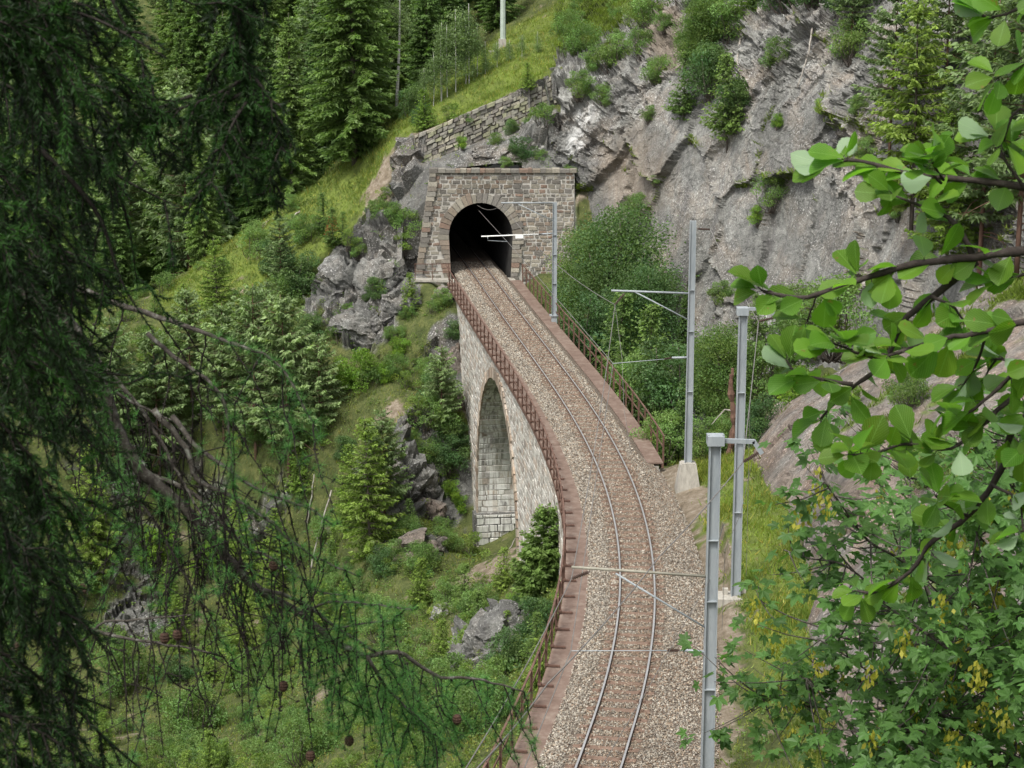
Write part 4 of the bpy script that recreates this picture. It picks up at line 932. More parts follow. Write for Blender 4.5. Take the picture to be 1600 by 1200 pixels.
# ------------------------------------------------------------------ forest beyond the ridge
FG = "spruces of the forest beyond the ridge"
FL = "dark spruce among many in the forest beyond the grassy ridge"
sp = [proto_conifer("spruce_tree", 100 + i, 17 + i, 3.1 + .2 * i, SPR, droop=.42, twig=.5, w=.10, gap=.08, wh=.42, z0=.04, tk=.2) for i in range(3)]
spd = [proto_conifer("spruce_tree", 110 + i, 18 + i, 3.0, SPRD, droop=.4, twig=.5, w=.11, gap=.05, z0=.03, tk=.2) for i in range(2)]
pin = [proto_conifer("pine_tree", 120 + i, 11, 2.6, PINE, BARK_R, droop=.12, wh=.5, twig=.42, w=.085, shape=.55, gap=.22, upturn=.3, z0=.22, tk=.11, bare=5) for i in range(2)]
lar = [proto_conifer("larch_tree", 130 + i, 9, 2.2, LARCHB, BARK, droop=.22, wh=.36, twig=.34, w=.07, shape=.75, gap=.15, z0=.05, tk=.09) for i in range(2)]
yng = [proto_conifer("young_spruce", 140 + i, 4, 1.2, SPR if i else LARCHB, droop=.15, wh=.2, per=9, twig=.27, w=.055, shape=.9, gap=.1, z0=.04, tk=.05) for i in range(2)]
ypn = proto_conifer("young_pine", 150, 4, 1.45, SPR, droop=.02, wh=.20, per=10, twig=.32, w=.06, shape=.8, dens=2.2, gap=.03, z0=.03, tk=.05)
def xb(Y): return np.interp(Y, [118, 122, 126, 135, 150, 170, 340], [-17, -12, -9, -5.5, -1.5, 4, 60])
occ = []
def ok(p, dmin):
    for q in occ:
        if (q[0] - p[0]) ** 2 + (q[1] - p[1]) ** 2 < dmin ** 2: return False
    occ.append((p[0], p[1])); return True
def zg(x, y): return float(hz(np.array(x), np.array(y)))
big = ground(552, 262, 100); big = np.array([-10.2, 124.5, 0]); big[2] = zg(big[0], big[1])
place(sp[2], big, .95, "tallest hanging-branched spruce at the edge of the grassy ridge left of the tunnel", None, 0.4, wide=1.1); occ.append((big[0], big[1]))
for (x, y, h, l) in ((-14.6, 127, .72, "mid green spruce left of the big ridge spruce"), (-20.5, 127, .55, "grey green spruce standing lower in the gully left of the ridge")):
    place(sp[0], (x, y, zg(x, y)), h, l); occ.append((x, y))
for (px, y, s_, l) in ((300, 131, 1.35, "pale grey green pine with drooping layers beyond the ridge, behind the dark branches"), (345, 140, 1.5, "pale pine left of the dark hanging bough"), (205, 138, 1.5, "pale pine near the left edge seen through dark spruce branches"), (420, 150, 1.6, "pale pine between the hanging bough and the big ridge spruce")):
    x = (px - 800) / 3000 * y * 1.02; place(pin[0] if y < 135 else pin[1], (x, y, zg(x, y) - .5), s_, l); occ.append((x, y))
n_ = 0
for i in range(6000):
    Y = 126 + 130 * rnd.random() ** 1.3; x = rnd.uniform(-.30 * Y - 4, min(xb(Y) - 1.5, .16 * Y))
    if Y < 133 and x > -12: continue
    if not ok((x, Y), 3.3 + (Y - 125) * .025): continue
    z = zg(x, Y); k = rnd.random(); pr = spd[rnd.randrange(2)] if k < .45 else sp[rnd.randrange(3)] if k < .8 else pin[rnd.randrange(2)]
    s_ = rnd.uniform(.65, 1.15) * (1.15 if pr in pin else 1)
    if Y < 140: s_ *= .85
    if pr in pin: place(pr, (x, Y, z - .3), s_, "pale green pine scattered in the forest beyond the grassy ridge", "pale pines of the forest beyond the ridge")
    else: place(pr, (x, Y, z - .3), s_, FL, FG)
    n_ += 1
    if n_ > 170: break
print("forest", n_)
# birch with white trunk, saplings on the meadow edge
def proto_birch(name, seed, H, thin, nleaf, cr0, W, leafs, mat=BIRL, tk=.12):
    r = np.random.default_rng(seed); t = thing(name, "", "tree")
    mb = MB(); zs = np.linspace(0, H, 10); mb.tube(np.stack([.03 * H * np.sin(zs / H * 2.5), 0 * zs, zs - .4 * (zs == 0)], 1), np.linspace(tk, .01, 10), 7); mb.make("trunk", BIRCH, t, smooth=True)
    mb = MB(); P = []
    for i in range(thin):
        z = H * r.uniform(cr0, .97); a = r.uniform(0, 6.28); l = W * (1.05 - z / H) ** .6 * r.uniform(.5, 1); e = np.array([math.cos(a) * l, math.sin(a) * l, z + l * r.uniform(.2, .9)]); s_ = np.array([.03 * H * math.sin(z / H * 2.5), 0, z])
        mb.tube([s_, (s_ + e) / 2 + [0, 0, .05], e], [.012, .008, .003], 4); k = nleaf // thin; u = r.uniform(.25, 1.1, k)[:, None]; P.append(s_ + (e - s_) * u + r.normal(size=(k, 3)) * (.10 + .1 * W))
    mb.make("branches", BARK, t); P = np.vstack(P); tone = r.uniform(.75, 1.25, len(P))[:, None] * np.ones(3); V, Q, c = leafq(P, leafs, r, .3, tone); mk("crown", V, None, Q, mat, t, False, c); return t
bir = proto_birch("birch_tree", 5, 11, 34, 3600, .38, 1.7, .11)
p = at(619, 172, 126.5); place(bir, p, 1.0, "birch with a white trunk standing in front of dark forest above the tunnel slope", None, 0.3)
sap = [proto_birch("birch_sapling", 15 + i, 4.2, 16, 1500, .35, .65, .09, tk=.03) for i in range(2)]
k = 0
for px, py, s_, w_ in ((662, 190, .8, 'leftmost'), (676, 186, 1.0, ''), (690, 178, 1.15, ''), (700, 178, 1.35, ''), (712, 170, 1.5, 'tallest'), (728, 164, 1.3, ''), (745, 155, 1.1, ''), (757, 146, .8, ''), (775, 138, .7, ''), (795, 128, .65, ''), (815, 116, .6, ''), (733, 140, 1.3, ''), (690, 160, 1.2, ''), (840, 104, .55, '')):
    p = at(px, py, 123 + (px - 660) * .03); lab = "one of the thin white-stemmed birch saplings in a row above the retaining wall" if not w_ else w_ + " of the birch saplings rising above the retaining wall"
    place(sap[k % 2], p, s_, lab, "birch saplings above the retaining wall"); k += 1

# ------------------------------------------------------------------ bushes and small trees
bd = [proto_bush("broadleaf_bush", 200 + i, 3.2, 2.8, 9000, .115, 44, BUSHD) for i in range(2)]
bm = [proto_bush("broadleaf_bush", 210 + i, 3.0, 2.2, 6000, .10, 34, BUSHM) for i in range(2)]
bb = [proto_bush("bright_bush", 220, 3.0, 2.4, 6500, .11, 34, BUSHB)]
lw = [proto_bush("low_shrub", 230 + i, 1.8, .9, 1700, .075, 18, BUSHM if i else LARCHB, base=.05) for i in range(2)]
bt = [proto_bush("broadleaf_tree", 240 + i, 5.2, 6.8, 26000, .13, 90, BUSHD if i == 0 else BUSHM, trunk=.12, base=.12) for i in range(2)]
HB = {}
def bushes(lst):
    for fam, px, py, s_, lab, surf in lst:
        pr = fam[len(HB) % len(fam)]; HB[len(HB)] = 1
        p = ground(px, py) if surf == 'g' else on_cliff(px, py) if surf == 'c' else on_outcrop(px, py) if surf == 'o' else at(px, py, surf)
        place(pr, np.array(p) + [0, 0, -.12 * s_], s_, lab)
bushes([
 (bt[:1], 965, 560, 1.18, "large dark green leafy tree between the viaduct railing and the cliff", 103),
 (bt[1:], 905, 500, .72, "grey green leafy tree right behind the mast by the portal", 107),
 (bt[:1], 1010, 590, .80, "dark rounded tree behind the tall mast bracket", 94),
 (bd, 930, 560, 1.25, "dense dark bush below the big tree behind the right railing", 99), (bm, 990, 640, 1.3, "mid green bush behind the right railing near its middle", 90),
 (bd, 1045, 660, 1.3, "dark bush filling the gap left of the tall mast", 84), (bm, 1035, 715, .85, "low leafy bush at the end of the right railing", 75.5), (yng[1:], 1060, 715, .62, "small spruce just left of the tall mast foot", 76),
 (yng[1:], 965, 640, 1.5, "young spruce poking through bushes behind the right railing", 92), (yng[1:], 1015, 640, 1.3, "second young spruce behind the right railing, nearer the mast", 89),
 (bt[1:], 1130, 660, .62, "grey green leafy tree behind the broken trunk", 82), (bd, 1110, 640, 1.2, "dark bush between the two tall masts", 86), (bm, 1175, 640, 1.35, "green bush at the cliff foot behind the hooked mast", 83),
 (bm, 1215, 600, 1.3, "upright pale bush at the cliff foot right of the hooked mast", 86), (bb, 1255, 640, .7, "bright yellowish bush on top of the red outcrop", 76), (bm, 1100, 715, .75, "leafy bush just behind the concrete mast foot", 74), (bm, 1140, 712, .7, "bush around the foot of the broken trunk", 74), (bd, 1190, 690, .65, "small dark bush beside the hooked mast pole", 75),
 (bm, 1300, 540, 1.4, "bush hidden behind whitebeam leaves at the cliff base", 84),
 (bd, 815, 258, .62, "dark bush on the ledge above the tunnel mouth", 116.5), (bm, 845, 258, .42, "small leafy bush right of the dark bush over the tunnel mouth", 116.4), (bb, 722, 232, .3, "small round bright green bush on the rock above the tunnel", 117.6), (bm, 790, 262, .3, "low green bush on the coping above the tunnel arch", 115.6),
 (bm, 775, 230, .4, "leafy tuft below the retaining wall", 118.2), (bd, 800, 212, .35, "dark shrub against the retaining wall", 119), (bm, 835, 205, .5, "shrub on the rock below the upper end of the retaining wall", 118.8),
 (bm, 638, 370, .75, "green bush touching the left edge of the tunnel portal", 'g'), (bm, 618, 350, .6, "green bush on the slope a little left of the portal", 'g'), (yng[1:], 520, 385, .62, "small spruce with brown cones on the rock knob left of the tunnel", 'g'), (yng[1:], 535, 380, .5, "shorter spruce next to the spruce on the rock knob", 'g'),
 (bd, 640, 250, .35, "dark little shrub at the lower end of the retaining wall", 119), (bd, 660, 205, .6, "dark shrub at the foot of the birch saplings", 122), (bd, 650, 190, .8, "dark spruce-green shrub left of the birch saplings", 124),
 (bm, 455, 330, .5, "grey green shrub on the grassy ridge", 'g'), (bd, 430, 430, .75, "dark green bush on the slope below the grassy ridge", 'g'), (bd, 470, 460, .9, "dark green bush left of the grey rock face", 'g'), (bm, 440, 480, .9, "mid green bush left of the grey rock face", 'g'), (bd, 480, 540, .7, "bush at the lower left corner of the grey rock face", 'g'),
 (bb, 560, 610, .95, "bright green bush below the grey rock face", 'g'), (bb, 600, 600, .5, "smaller bright green bush right of the other one below the rock face", 'g'), (bm, 640, 500, .4, "shrub growing out of the rocks under the side path", 'g'), (bm, 690, 480, .5, "leafy shrub under the side path beside the viaduct", 'g'), (bm, 610, 530, .35, "little shrub in the middle of the grey rock face", 'g'), (bd, 710, 530, .4, "shrub in the corner of rock and viaduct wall", 'g'),
 (bm, 680, 680, 1.0, "pale bush beside the far edge of the viaduct arch", 'g'), (bd, 690, 640, .8, "darker bush above the one beside the viaduct arch", 'g'), (bm, 670, 600, .7, "pale bush on the slope right of the bright bush", 'g'), (bd, 715, 700, .5, "dark shrub against the viaduct wall beside the arch", 'g'), (bb, 720, 800, .4, "bright tuft of leaves beside the pier plinth", 'g'),
 (bm, 500, 680, .7, "low bush on the slope left of the bare soil", 'g'), (bd, 540, 720, .5, "dark low bush above the bright larch", 'g'), (bm, 620, 780, .4, "low shrub between boulders on the lower slope", 'g'),
 (bm, 700, 860, .55, "shrub in the ravine left of the pier plinth", 'g'), (bm, 660, 900, .7, "pale shrub in the ravine bottom", 'g'), (bm, 700, 950, .6, "pale shrub below the viaduct arch", 'g'), (bm, 740, 960, .5, "pale shrub above the grey rock by the viaduct", 'g'), (bd, 830, 940, .5, "dark shrub left of the young pine", 'g'), (bb, 800, 960, .35, "bright small shrub near the young pine", 'g'),
 (bm, 600, 1000, .9, "pale shrub on the lower slope among larch twigs", 'g'), (bm, 640, 1080, .9, "pale shrub at the bottom of the slope left of the railing", 'g'), (bm, 560, 1110, .8, "pale shrub low in the gorge near the larch cones", 'g'), (bm, 700, 1090, .8, "wispy shrub left of the near railing", 'g'), (bm, 730, 1150, .8, "wispy shrub at the bottom edge left of the railing", 'g'), (bd, 800, 1050, .55, "dark bush directly left of the near railing", 'g'),
 (bd, 840, 1000, .5, "dark bush between young pine and railing", 'g'), (bm, 790, 1120, .5, "leafy shrub beside the lowest railing post", 'g'), (bm, 480, 1190, .9, "pale shrub at the bottom edge of the picture", 'g'), (bm, 400, 1080, 1.0, "pale shrub deep in the gorge behind twigs", 'g'), (bm, 300, 1150, 1.2, "pale shrub in the gorge near the lower left corner", 'g'),
 (bm, 200, 1080, 1.3, "leafy bush in the gorge behind the dark spruce", 'g'), (bb, 330, 900, .8, "yellowish bush in the gorge seen between larch twigs", 'g'), (bb, 240, 880, .9, "yellow green bush in the gorge left of the larch limb", 'g'), (bm, 100, 950, 1.3, "bush in the gorge at the left edge", 'g'),
 (bm, 560, 400, .5, "small bush on the upper edge of the rock face left of the portal", 'g'), (bd, 585, 470, .5, "dark little bush growing in the middle of the rock face", 'g'), (bm, 545, 510, .6, "green bush at the lower left of the rock face", 'g'), (bm, 610, 430, .4, "pale tuft of leaves on the rock face near the portal", 'g'), (bb, 625, 560, .5, "bright bush below the right end of the rock face", 'g'), (bm, 590, 345, .6, "bush on the grass above the rock face", 'g'), (bm, 480, 380, .8, "pale bush on the grassy ridge left of the knob spruce", 'g'), (bm, 400, 400, .8, "pale bush on the lower grassy ridge", 'g'),
 # on the cliff
 (bm, 905, 150, .7, "green bush at the top left corner of the cliff", 'c'), (bm, 945, 165, .6, "bush hanging over the whitish streak of the cliff", 'c'), (bm, 930, 110, .65, "bush on the meadow just above the cliff", 'c'), (bm, 1000, 85, .7, "bush at the upper rim of the cliff", 'c'), (bm, 1015, 190, .42, "small shrub on the smooth brownish rock slab", 'c'),
 (yng[1:], 1068, 185, .95, "spruce clinging to the cliff, left of its larger neighbour", 'c'), (yng[1:], 1135, 215, 1.15, "larger spruce clinging to the middle of the cliff", 'c'), (bd, 1110, 150, 1.0, "dark bush on the cliff above the clinging spruces", 'c'), (bm, 1090, 95, 1.1, "leafy bush high on the cliff", 'c'), (bd, 1150, 190, .8, "dark bush hanging beside the clinging spruce", 'c'),
 (bm, 1215, 105, .7, "bush on a ledge of the upper cliff", 'c'), (bd, 1230, 20, 1.2, "dark bush at the top edge over the cliff", 'c'), (bd, 1270, 12, 1.0, "second dark bush at the top edge over the cliff", 'c'), (bm, 1205, 320, .75, "narrow green bush in a crack of the grey slab", 'c'), (bb, 1185, 350, .4, "yellowish shrub below the narrow bush of the grey slab", 'c'), (bb, 1215, 200, .3, "yellow tuft in the crack of the cliff", 'c'),
 (bm, 1405, 340, .45, "little shrub on the cliff behind the leaves", 'c'), (bm, 1240, 520, 1.1, "green shrub at the lower right of the grey slab", 'c'), (bm, 1420, 120, 1.0, "leafy shrub on the upper right cliff", 'c'),
 (bm, 905, 90, 1.0, "bush on the meadow above the tunnel, left of the cliff rim", 'c'), (bm, 960, 110, 1.0, "bush at the left end of the cliff rim", 'c'), (bm, 885, 60, .8, "pale bush on the upper meadow", 'c'), (bm, 1010, 40, 1.0, "pale bush high on the meadow beside bare soil", 'c'), (bt[1:], 1095, 110, .62, "leafy tree leaning out from the upper cliff", 'c'), (bm, 1135, 60, 1.2, "pale bush at the top of the cliff left of the dead trunk", 'c'), (bm, 1030, 130, .7, "bush on the cliff rim under the bare soil", 'c'), (bm, 1330, 90, .9, "bush in a cleft of the upper right cliff", 'c'), (bd, 1340, 20, 1.1, "dark bush at the top edge right of the thin dead trunk", 'c'), (bb, 1290, 180, .4, "yellow green tuft on the upper right cliff", 'c'), (bm, 1350, 250, .5, "shrub on the cliff above the first whitebeam leaves", 'c'),
 (bd, 700, 735, .75, "dark bush at the foot of the viaduct wall left of the arch", 'g'), (bm, 665, 725, .6, "mid green bush above the dark rock left of the arch", 'g'), (bm, 640, 700, .5, "little bush on the soil patch left of the viaduct", 'g'), (bb, 705, 780, .45, "bright bush between dark rock and the pier", 'g'), (bd, 600, 905, .6, "dark bush under the bright green larch", 'g'),
 # on the outcrop
 (bb, 1330, 640, .35, "bright fern-like shrub on the red outcrop", 'o'), (bm, 1420, 640, .6, "shrub on the upper part of the red outcrop", 'o'), (bm, 1450, 760, .7, "shrub on the red outcrop behind the maple", 'o'), (bm, 1300, 900, .35, "small shrub at the foot of the outcrop", 'o'), (bd, 1420, 900, .5, "dark shrub in a hollow of the outcrop behind maple leaves", 'o'), (bm, 1540, 780, .8, "leafy shrub on the outcrop at the right", 'o'), (bm, 1500, 1020, .6, "leafy shrub low on the outcrop behind the maple", 'o'),
])
def conif(lst):
    for pr, px, py, hpx, lab, surf in lst:
        p = ground(px, py) if surf == 'g' else on_cliff(px, py) if surf == 'c' else at(px, py, surf); H0 = {'p': 11, 'l': 9, 'y': 4, 's': 17, 'd': 18}[pr.name[0] if pr.name[0] != 's' else 's']
        place(pr, np.array(p) + [0, 0, -.2], hpx / 3000 * p[1] * 1.02 / H0, lab)
conif([
 (lar[0], 578, 875, 245, "bright green larch on the lower slope left of the viaduct arch", 'g'), (lar[1], 548, 830, 150, "smaller larch just left of the bright green larch", 'g'),
 (lar[0], 342, 530, 165, "yellow green larch on the ridge shoulder behind twigs", 'g'), (yng[0], 470, 770, 90, "small larch among dead sticks on the slope", 'g'),
 (pin[0], 452, 745, 300, "pale pine with a reddish trunk in the middle of the left slope", 'g'), (pin[1], 400, 720, 290, "pale pine left of the reddish-trunked pine", 'g'), (pin[0], 350, 690, 230, "wide pale pine behind the larch twigs", 'g'), (pin[1], 500, 700, 190, "thin pale pine right of the reddish-trunked pine", 'g'), (pin[1], 420, 600, 170, "pale pine just below the grassy ridge", 'g'), (pin[0], 300, 640, 200, "pale pine at the left end of the grassy ridge", 'g'),
 (pin[1], 690, 690, 160, "feathery pale pine beside the viaduct wall", 'g'), (pin[0], 250, 760, 260, "pale pine on the slope behind the dark spruce", 'g'), (pin[1], 180, 720, 240, "pale pine far left on the slope", 'g'),
 (ypn, 852, 935, 165, "young blue green pine standing in front of the viaduct wall", 'g'), (yng[0], 880, 960, 70, "tiny conifer between the young pine and the railing", 'g'), (yng[1], 836, 1030, 90, "small conifer left of the near railing", 'g'), (yng[0], 845, 1075, 100, "light green conifer directly left of the railing", 'g'), (yng[0], 790, 1000, 60, "tiny conifer by the grey rock", 'g'), (yng[1], 640, 830, 60, "tiny spruce among boulders", 'g'),
 (yng[0], 690, 1040, 90, "small larch under the larch branch tip", 'g'), (lar[1], 620, 1180, 130, "pale larch at the bottom of the slope", 'g'), (lar[0], 540, 1010, 120, "small larch in the gorge behind the twigs", 'g'), (lar[1], 380, 950, 190, "larch in the gorge behind hanging twigs", 'g'), (lar[0], 150, 900, 230, "larch in the gorge behind the dark spruce", 'g'),
 (lar[0], 1425, 330, 350, "tall airy larch in front of the cliff at the upper right", 84), (pin[0], 1530, 420, 420, "tall pine at the upper right behind the whitebeam leaves", 78), (pin[0], 1390, 230, 260, "pale airy conifer on the upper right cliff left of the thin spruce", 88), (pin[1], 1475, 200, 280, "pale conifer at the top right between spruces", 86), (pin[0], 1560, 180, 300, "pale conifer in the top right corner", 80), (pin[1], 1330, 60, 150, "small pale conifer on the rim over the cliff", 97), (lar[0], 1180, 40, 160, "larch on the rim over the cliff", 110), (sp[0], 1100, 20, 200, "spruce crown at the top edge above the cliff", 117), (pin[1], 1590, 400, 460, "pine cut by the right edge of the picture", 70), (lar[1], 1480, 400, 260, "shorter larch between its two taller neighbours on the right", 80), (yng[1], 1180, 520, 70, "little spruce at the foot of the grey slab", 86), (spd[0], 1070, 600, 150, "dark spruce behind the tall mast", 93), (spd[1], 1000, 570, 140, "dark spruce in the bushes left of the tall mast", 98)])

# brown cones on the knob spruce
for o in list(C.objects):
    if o.get('label', '').startswith("small spruce with brown cones"):
        rr_ = np.random.default_rng(8); n = 260; a = rr_.uniform(0, 6.28, n); z = rr_.uniform(1.2, 3.2, n); q = np.stack([np.cos(a) * (1.25 - z * .3) * rr_.uniform(.8, 1.05, n), np.sin(a) * (1.25 - z * .3) * rr_.uniform(.8, 1.05, n), z], 1)
        V, Q, c = leafq(q, .16, rr_, 0, np.ones((n, 3)) * rr_.uniform(.7, 1.3, (n, 1)), .5); mk("cones", V, None, Q, m_leaf("orange_cones", (.22, .09, .03), (.36, .15, .05), .2), o, False, c)
# ------------------------------------------------------------------ rocks, logs, stump
def boulder(c, size, label, seed, mat=ROCK, ang=0.0, name="boulder"):
    t = np.linspace(0, math.pi, 44); p = np.linspace(0, 2 * math.pi, 64); T_, P_ = np.meshgrid(t, p, indexing='ij')
    U = np.stack([np.sin(T_) * np.cos(P_), np.sin(T_) * np.sin(P_), np.cos(T_)], -1).reshape(-1, 3)
    V = U * np.array(size); off = np.array([seed * 13.7, seed * 5.1, seed * 3.3]); b, cc = blocks(V + off, .75 * max(size), 71, .9); b2, c2 = blocks(V + off, .3 * max(size), 81, .8)
    V = V * (1 + .38 * b + .12 * b2 + .14 * fbm(V + off, .5, 3, 3))[:, None]
    ca, sa = math.cos(ang), math.sin(ang); V = V @ np.array([[ca, 0, sa], [0, 1, 0], [-sa, 0, ca]]) + c
    o = mk(name, V, None, grid_q(44, 64), mat, None, False, np.zeros((len(V), 3))); tag(o, label, "rock"); return o
for i, (px, py, sx, sz, ang, lab, mt) in enumerate([
    (668, 752, .65, 1.1, .2, "pointed grey boulder on the slope left of the viaduct arch", ROCK_D), (672, 800, .9, .7, -.2, "broken brown boulder below the pointed one", ROCK_RED), (645, 870, 1.7, 1.0, .2, "large dark boulder low on the slope left of the pier", ROCK_RED), (700, 700, .5, .5, 0, "small rock beside the viaduct wall", ROCK_D),
    (692, 470, .6, .9, .1, "brownish block under the side path by the viaduct", ROCK_RED), (642, 458, .45, .5, 0, "tan boulder below the left end of the side path", ROCK_RED), (710, 575, .6, 1.3, .1, "dark cleft rock against the viaduct wall", ROCK_RED), (712, 640, .5, 1.0, 0, "lower dark rock against the viaduct wall", ROCK_RED),
    (785, 1005, 1.6, 1.2, .3, "big grey slab of rock left of the near railing", ROCK_D), (745, 1045, 1.1, .9, .3, "smaller grey rock next to the big slab", ROCK_D), (630, 480, 1.3, 1.0, .3, "rock bulge at the lower right of the grey rock face", ROCK_D), (560, 520, 1.4, 1.4, .3, "rough grey bulge low on the rock face", ROCK_D), (530, 450, 1.3, 1.6, .2, "rough grey bulge on the left of the rock face", ROCK_D), (600, 440, 1.6, 1.4, .3, "rough grey bulge in the middle of the rock face", ROCK_D), (640, 400, .9, 1.2, .2, "rock bulge touching the portal wall", ROCK_D),
    (230, 990, 1.5, .9, .2, "grey rock in the gorge behind the larch twigs", ROCK_D), (745, 245, 1.2, .7, .2, "whitish rock ledge above the tunnel", ROCK), (850, 215, 1.1, 1.2, .2, "grey rock between dark bush and cliff above the tunnel", ROCK), (790, 245, .8, .5, .1, "small whitish rock over the tunnel", ROCK),
    (610, 800, .4, .4, 0, "small rock on the lower slope", ROCK), (515, 830, .5, .4, 0, "small rock left of the bright larch", ROCK_RED), (695, 960, .6, .5, 0, "rock in the ravine below the arch", ROCK)]):
    p = ground(px, py); boulder(p + [0, .2 * sx, -.05], (sx, sx * .8, sz), lab, i + 1, mt, ang)
def log(pts, r0, r1, label, mat=DEAD, cat="log", name="dead_log"):
    mb = MB(); P = spline(pts, 12); P = P + np.random.default_rng(int(abs(P[0, 0]) * 100)).normal(size=P.shape) * .02; mb.tube(P, np.linspace(r0, r1, 12), 7); o = mb.make(name, mat, None, smooth=True); tag(o, label, cat)
G = ground
log([G(445, 355) + [0, 0, .1], G(468, 335) + [0, 0, .2]], .07, .05, "bleached log lying on the grassy ridge")
log([G(485, 900) + [0, 0, .3], G(500, 850) + [0, -.5, .8], G(520, 790) + [0, -.5, 1.0]], .06, .04, "pale dead stick leaning on the slope behind the larch limb")
log([G(480, 830) + [0, 0, .3], G(492, 760) + [0, 0, .7]], .06, .03, "thin pale stick above the soil patch")
log([G(595, 760) + [0, 0, .1], G(612, 735) + [0, 0, .5]], .06, .03, "grey dead branch near the top of the bright larch")
log([G(790, 875) + [0, 0, .1], G(805, 850) + [0, 0, .3]], .05, .03, "pale stick on the brown soil under the arch")
cl_ = on_cliff
log([cl_(1163, 0) + [0, -.4, 0], cl_(1155, 60) + [0, -.5, 0], cl_(1152, 110) + [0, -.5, 0], cl_(1175, 150) + [0, -.3, 0]], .09, .03, "bare twisted dead trunk hanging down the upper cliff")
log([cl_(1270, 30) + [0, -.4, 0], cl_(1262, 80) + [0, -.5, 0], cl_(1245, 135) + [0, -.3, 0]], .06, .03, "thin dead trunk on the cliff right of the twisted one")
p0 = at(1143, 692, 73); st = thing("tree_stump", "tall broken reddish dead trunk standing between the masts", "dead tree", p0)
mb = MB(); zs = np.linspace(-.5, 2.75, 22); mb.tube(np.stack([.09 * np.sin(zs * 2), 0 * zs, zs], 1), .15 - .02 * zs + .03 * np.sin(zs * 7) + .02 * np.cos(zs * 13), 9); mb.box((-.04, 0, 2.85), (.1, .12, .3)); mb.make("trunk", BARK_R, st, smooth=False)
mb = MB(); mb.tube([(0, 0, 1.3), (-.3, 0, 1.35), (-.8, 0, .75)], [.04, .03, .015], 5); mb.make("branch", DEAD, st)

# ------------------------------------------------------------------ ground cover
def scatter(N, seed, x0, x1, y0, y1):
    r = np.random.default_rng(seed); Y = y0 * (y1 / y0) ** r.random(N); X = r.uniform(x0, x1, N)
    px, py, _ = proj(np.stack([X, Y, hz0(X, Y)], 1)); k = (px > -80) & (px < 1680) & (py > -80) & (py < 1290); return r, X[k], Y[k]
GX = GV[:, 0, 0]
_gx = GV; _SX, _SY = GV.shape[:2]
def near_ground(r, n, wfun):
    """random points on the built ground sheet, weighted"""
    P = GV[:-1, :-1].reshape(-1, 3); M = GM[:-1, :-1].reshape(-1, 3)
    A = np.linalg.norm(np.cross(GV[1:, :-1] - GV[:-1, :-1], GV[:-1, 1:] - GV[:-1, :-1]), axis=2).ravel()
    px, py, d = proj(P); vis = (px > -60) & (px < 1660) & (py > -60) & (py < 1260) & (d > 10)
    d0 = np.abs(P[:, 0] - cx(P[:, 1])); vis &= ~((d0 < 2.45) & (P[:, 1] < 115)) & ~((P[:, 1] > 111) & (P[:, 1] < 115.4) & (P[:, 0] > -6) & (P[:, 0] < 4))
    vis &= ~((P[:, 0] > CPOS(P[:, 1])))
    w_ = A * vis * wfun(P, M) / np.maximum(d, 40) ** 1.2; w_ /= w_.sum(); i = r.choice(len(P), n, p=w_)
    a, b = r.random((2, n, 1)); e1 = (GV[1:, :-1] - GV[:-1, :-1]).reshape(-1, 3)[i]; e2 = (GV[:-1, 1:] - GV[:-1, :-1]).reshape(-1, 3)[i]; return P[i] + e1 * a + e2 * b, M[i]
def CPOS(y): return np.interp(y, [30, 60, 72, 84, 100, 112, 118, 124, 140], [8.2, 9.6, 10.5, 14, 11, 4.5, 4.5, 7, 12])
r = np.random.default_rng(900)
def blades(P, r, l0, w0, tilt=.5):
    n = len(P); d = nrm(np.stack([r.normal(size=n) * tilt, r.normal(size=n) * tilt, np.ones(n)], 1)); s_ = nrm(np.cross(d, r.normal(size=(n, 3)))); l = (l0 * r.uniform(.5, 1.4, n))[:, None]
    wv = (w0 * r.uniform(.6, 1.3, n))[:, None]
    V = np.stack([P - s_ * wv, P + s_ * wv, P + d * l + np.array([0, 0, -.0])], 1).reshape(-1, 3); return V, np.arange(3 * n).reshape(-1, 3)
P, M = near_ground(r, 150000, lambda P, M: (.25 + 1.6 * M[:, 2]) * (1 - .93 * M[:, 0]) * (1 - .8 * M[:, 1]) * (.25 + sm(fbm(P, 1.3, 3, 66), -.3, .35)))
P = P + [0, 0, -.02]; V, T = blades(P, r, .26, .022)
t_ = (.55 + .5 * (fbm(P, 2.5, 3, 50) + .5)) * r.uniform(.75, 1.25, len(P)); yel = .15 * fbm(P, 3.5, 2, 51)
c = np.stack([t_ * (1 + yel), t_, t_ * (1 - yel)], 1); st_ = r.random(len(P)) < .13; c[st_] = np.array([1.9, 1.25, 1.6]) * r.uniform(.7, 1.1, (st_.sum(), 1)); o = mk("grass", V, T, None, GRASSM, None, False, np.repeat(c, 3, 0)); tag(o, "patchy green meadow grass on the slopes and beside the track", "grass", kind='stuff')
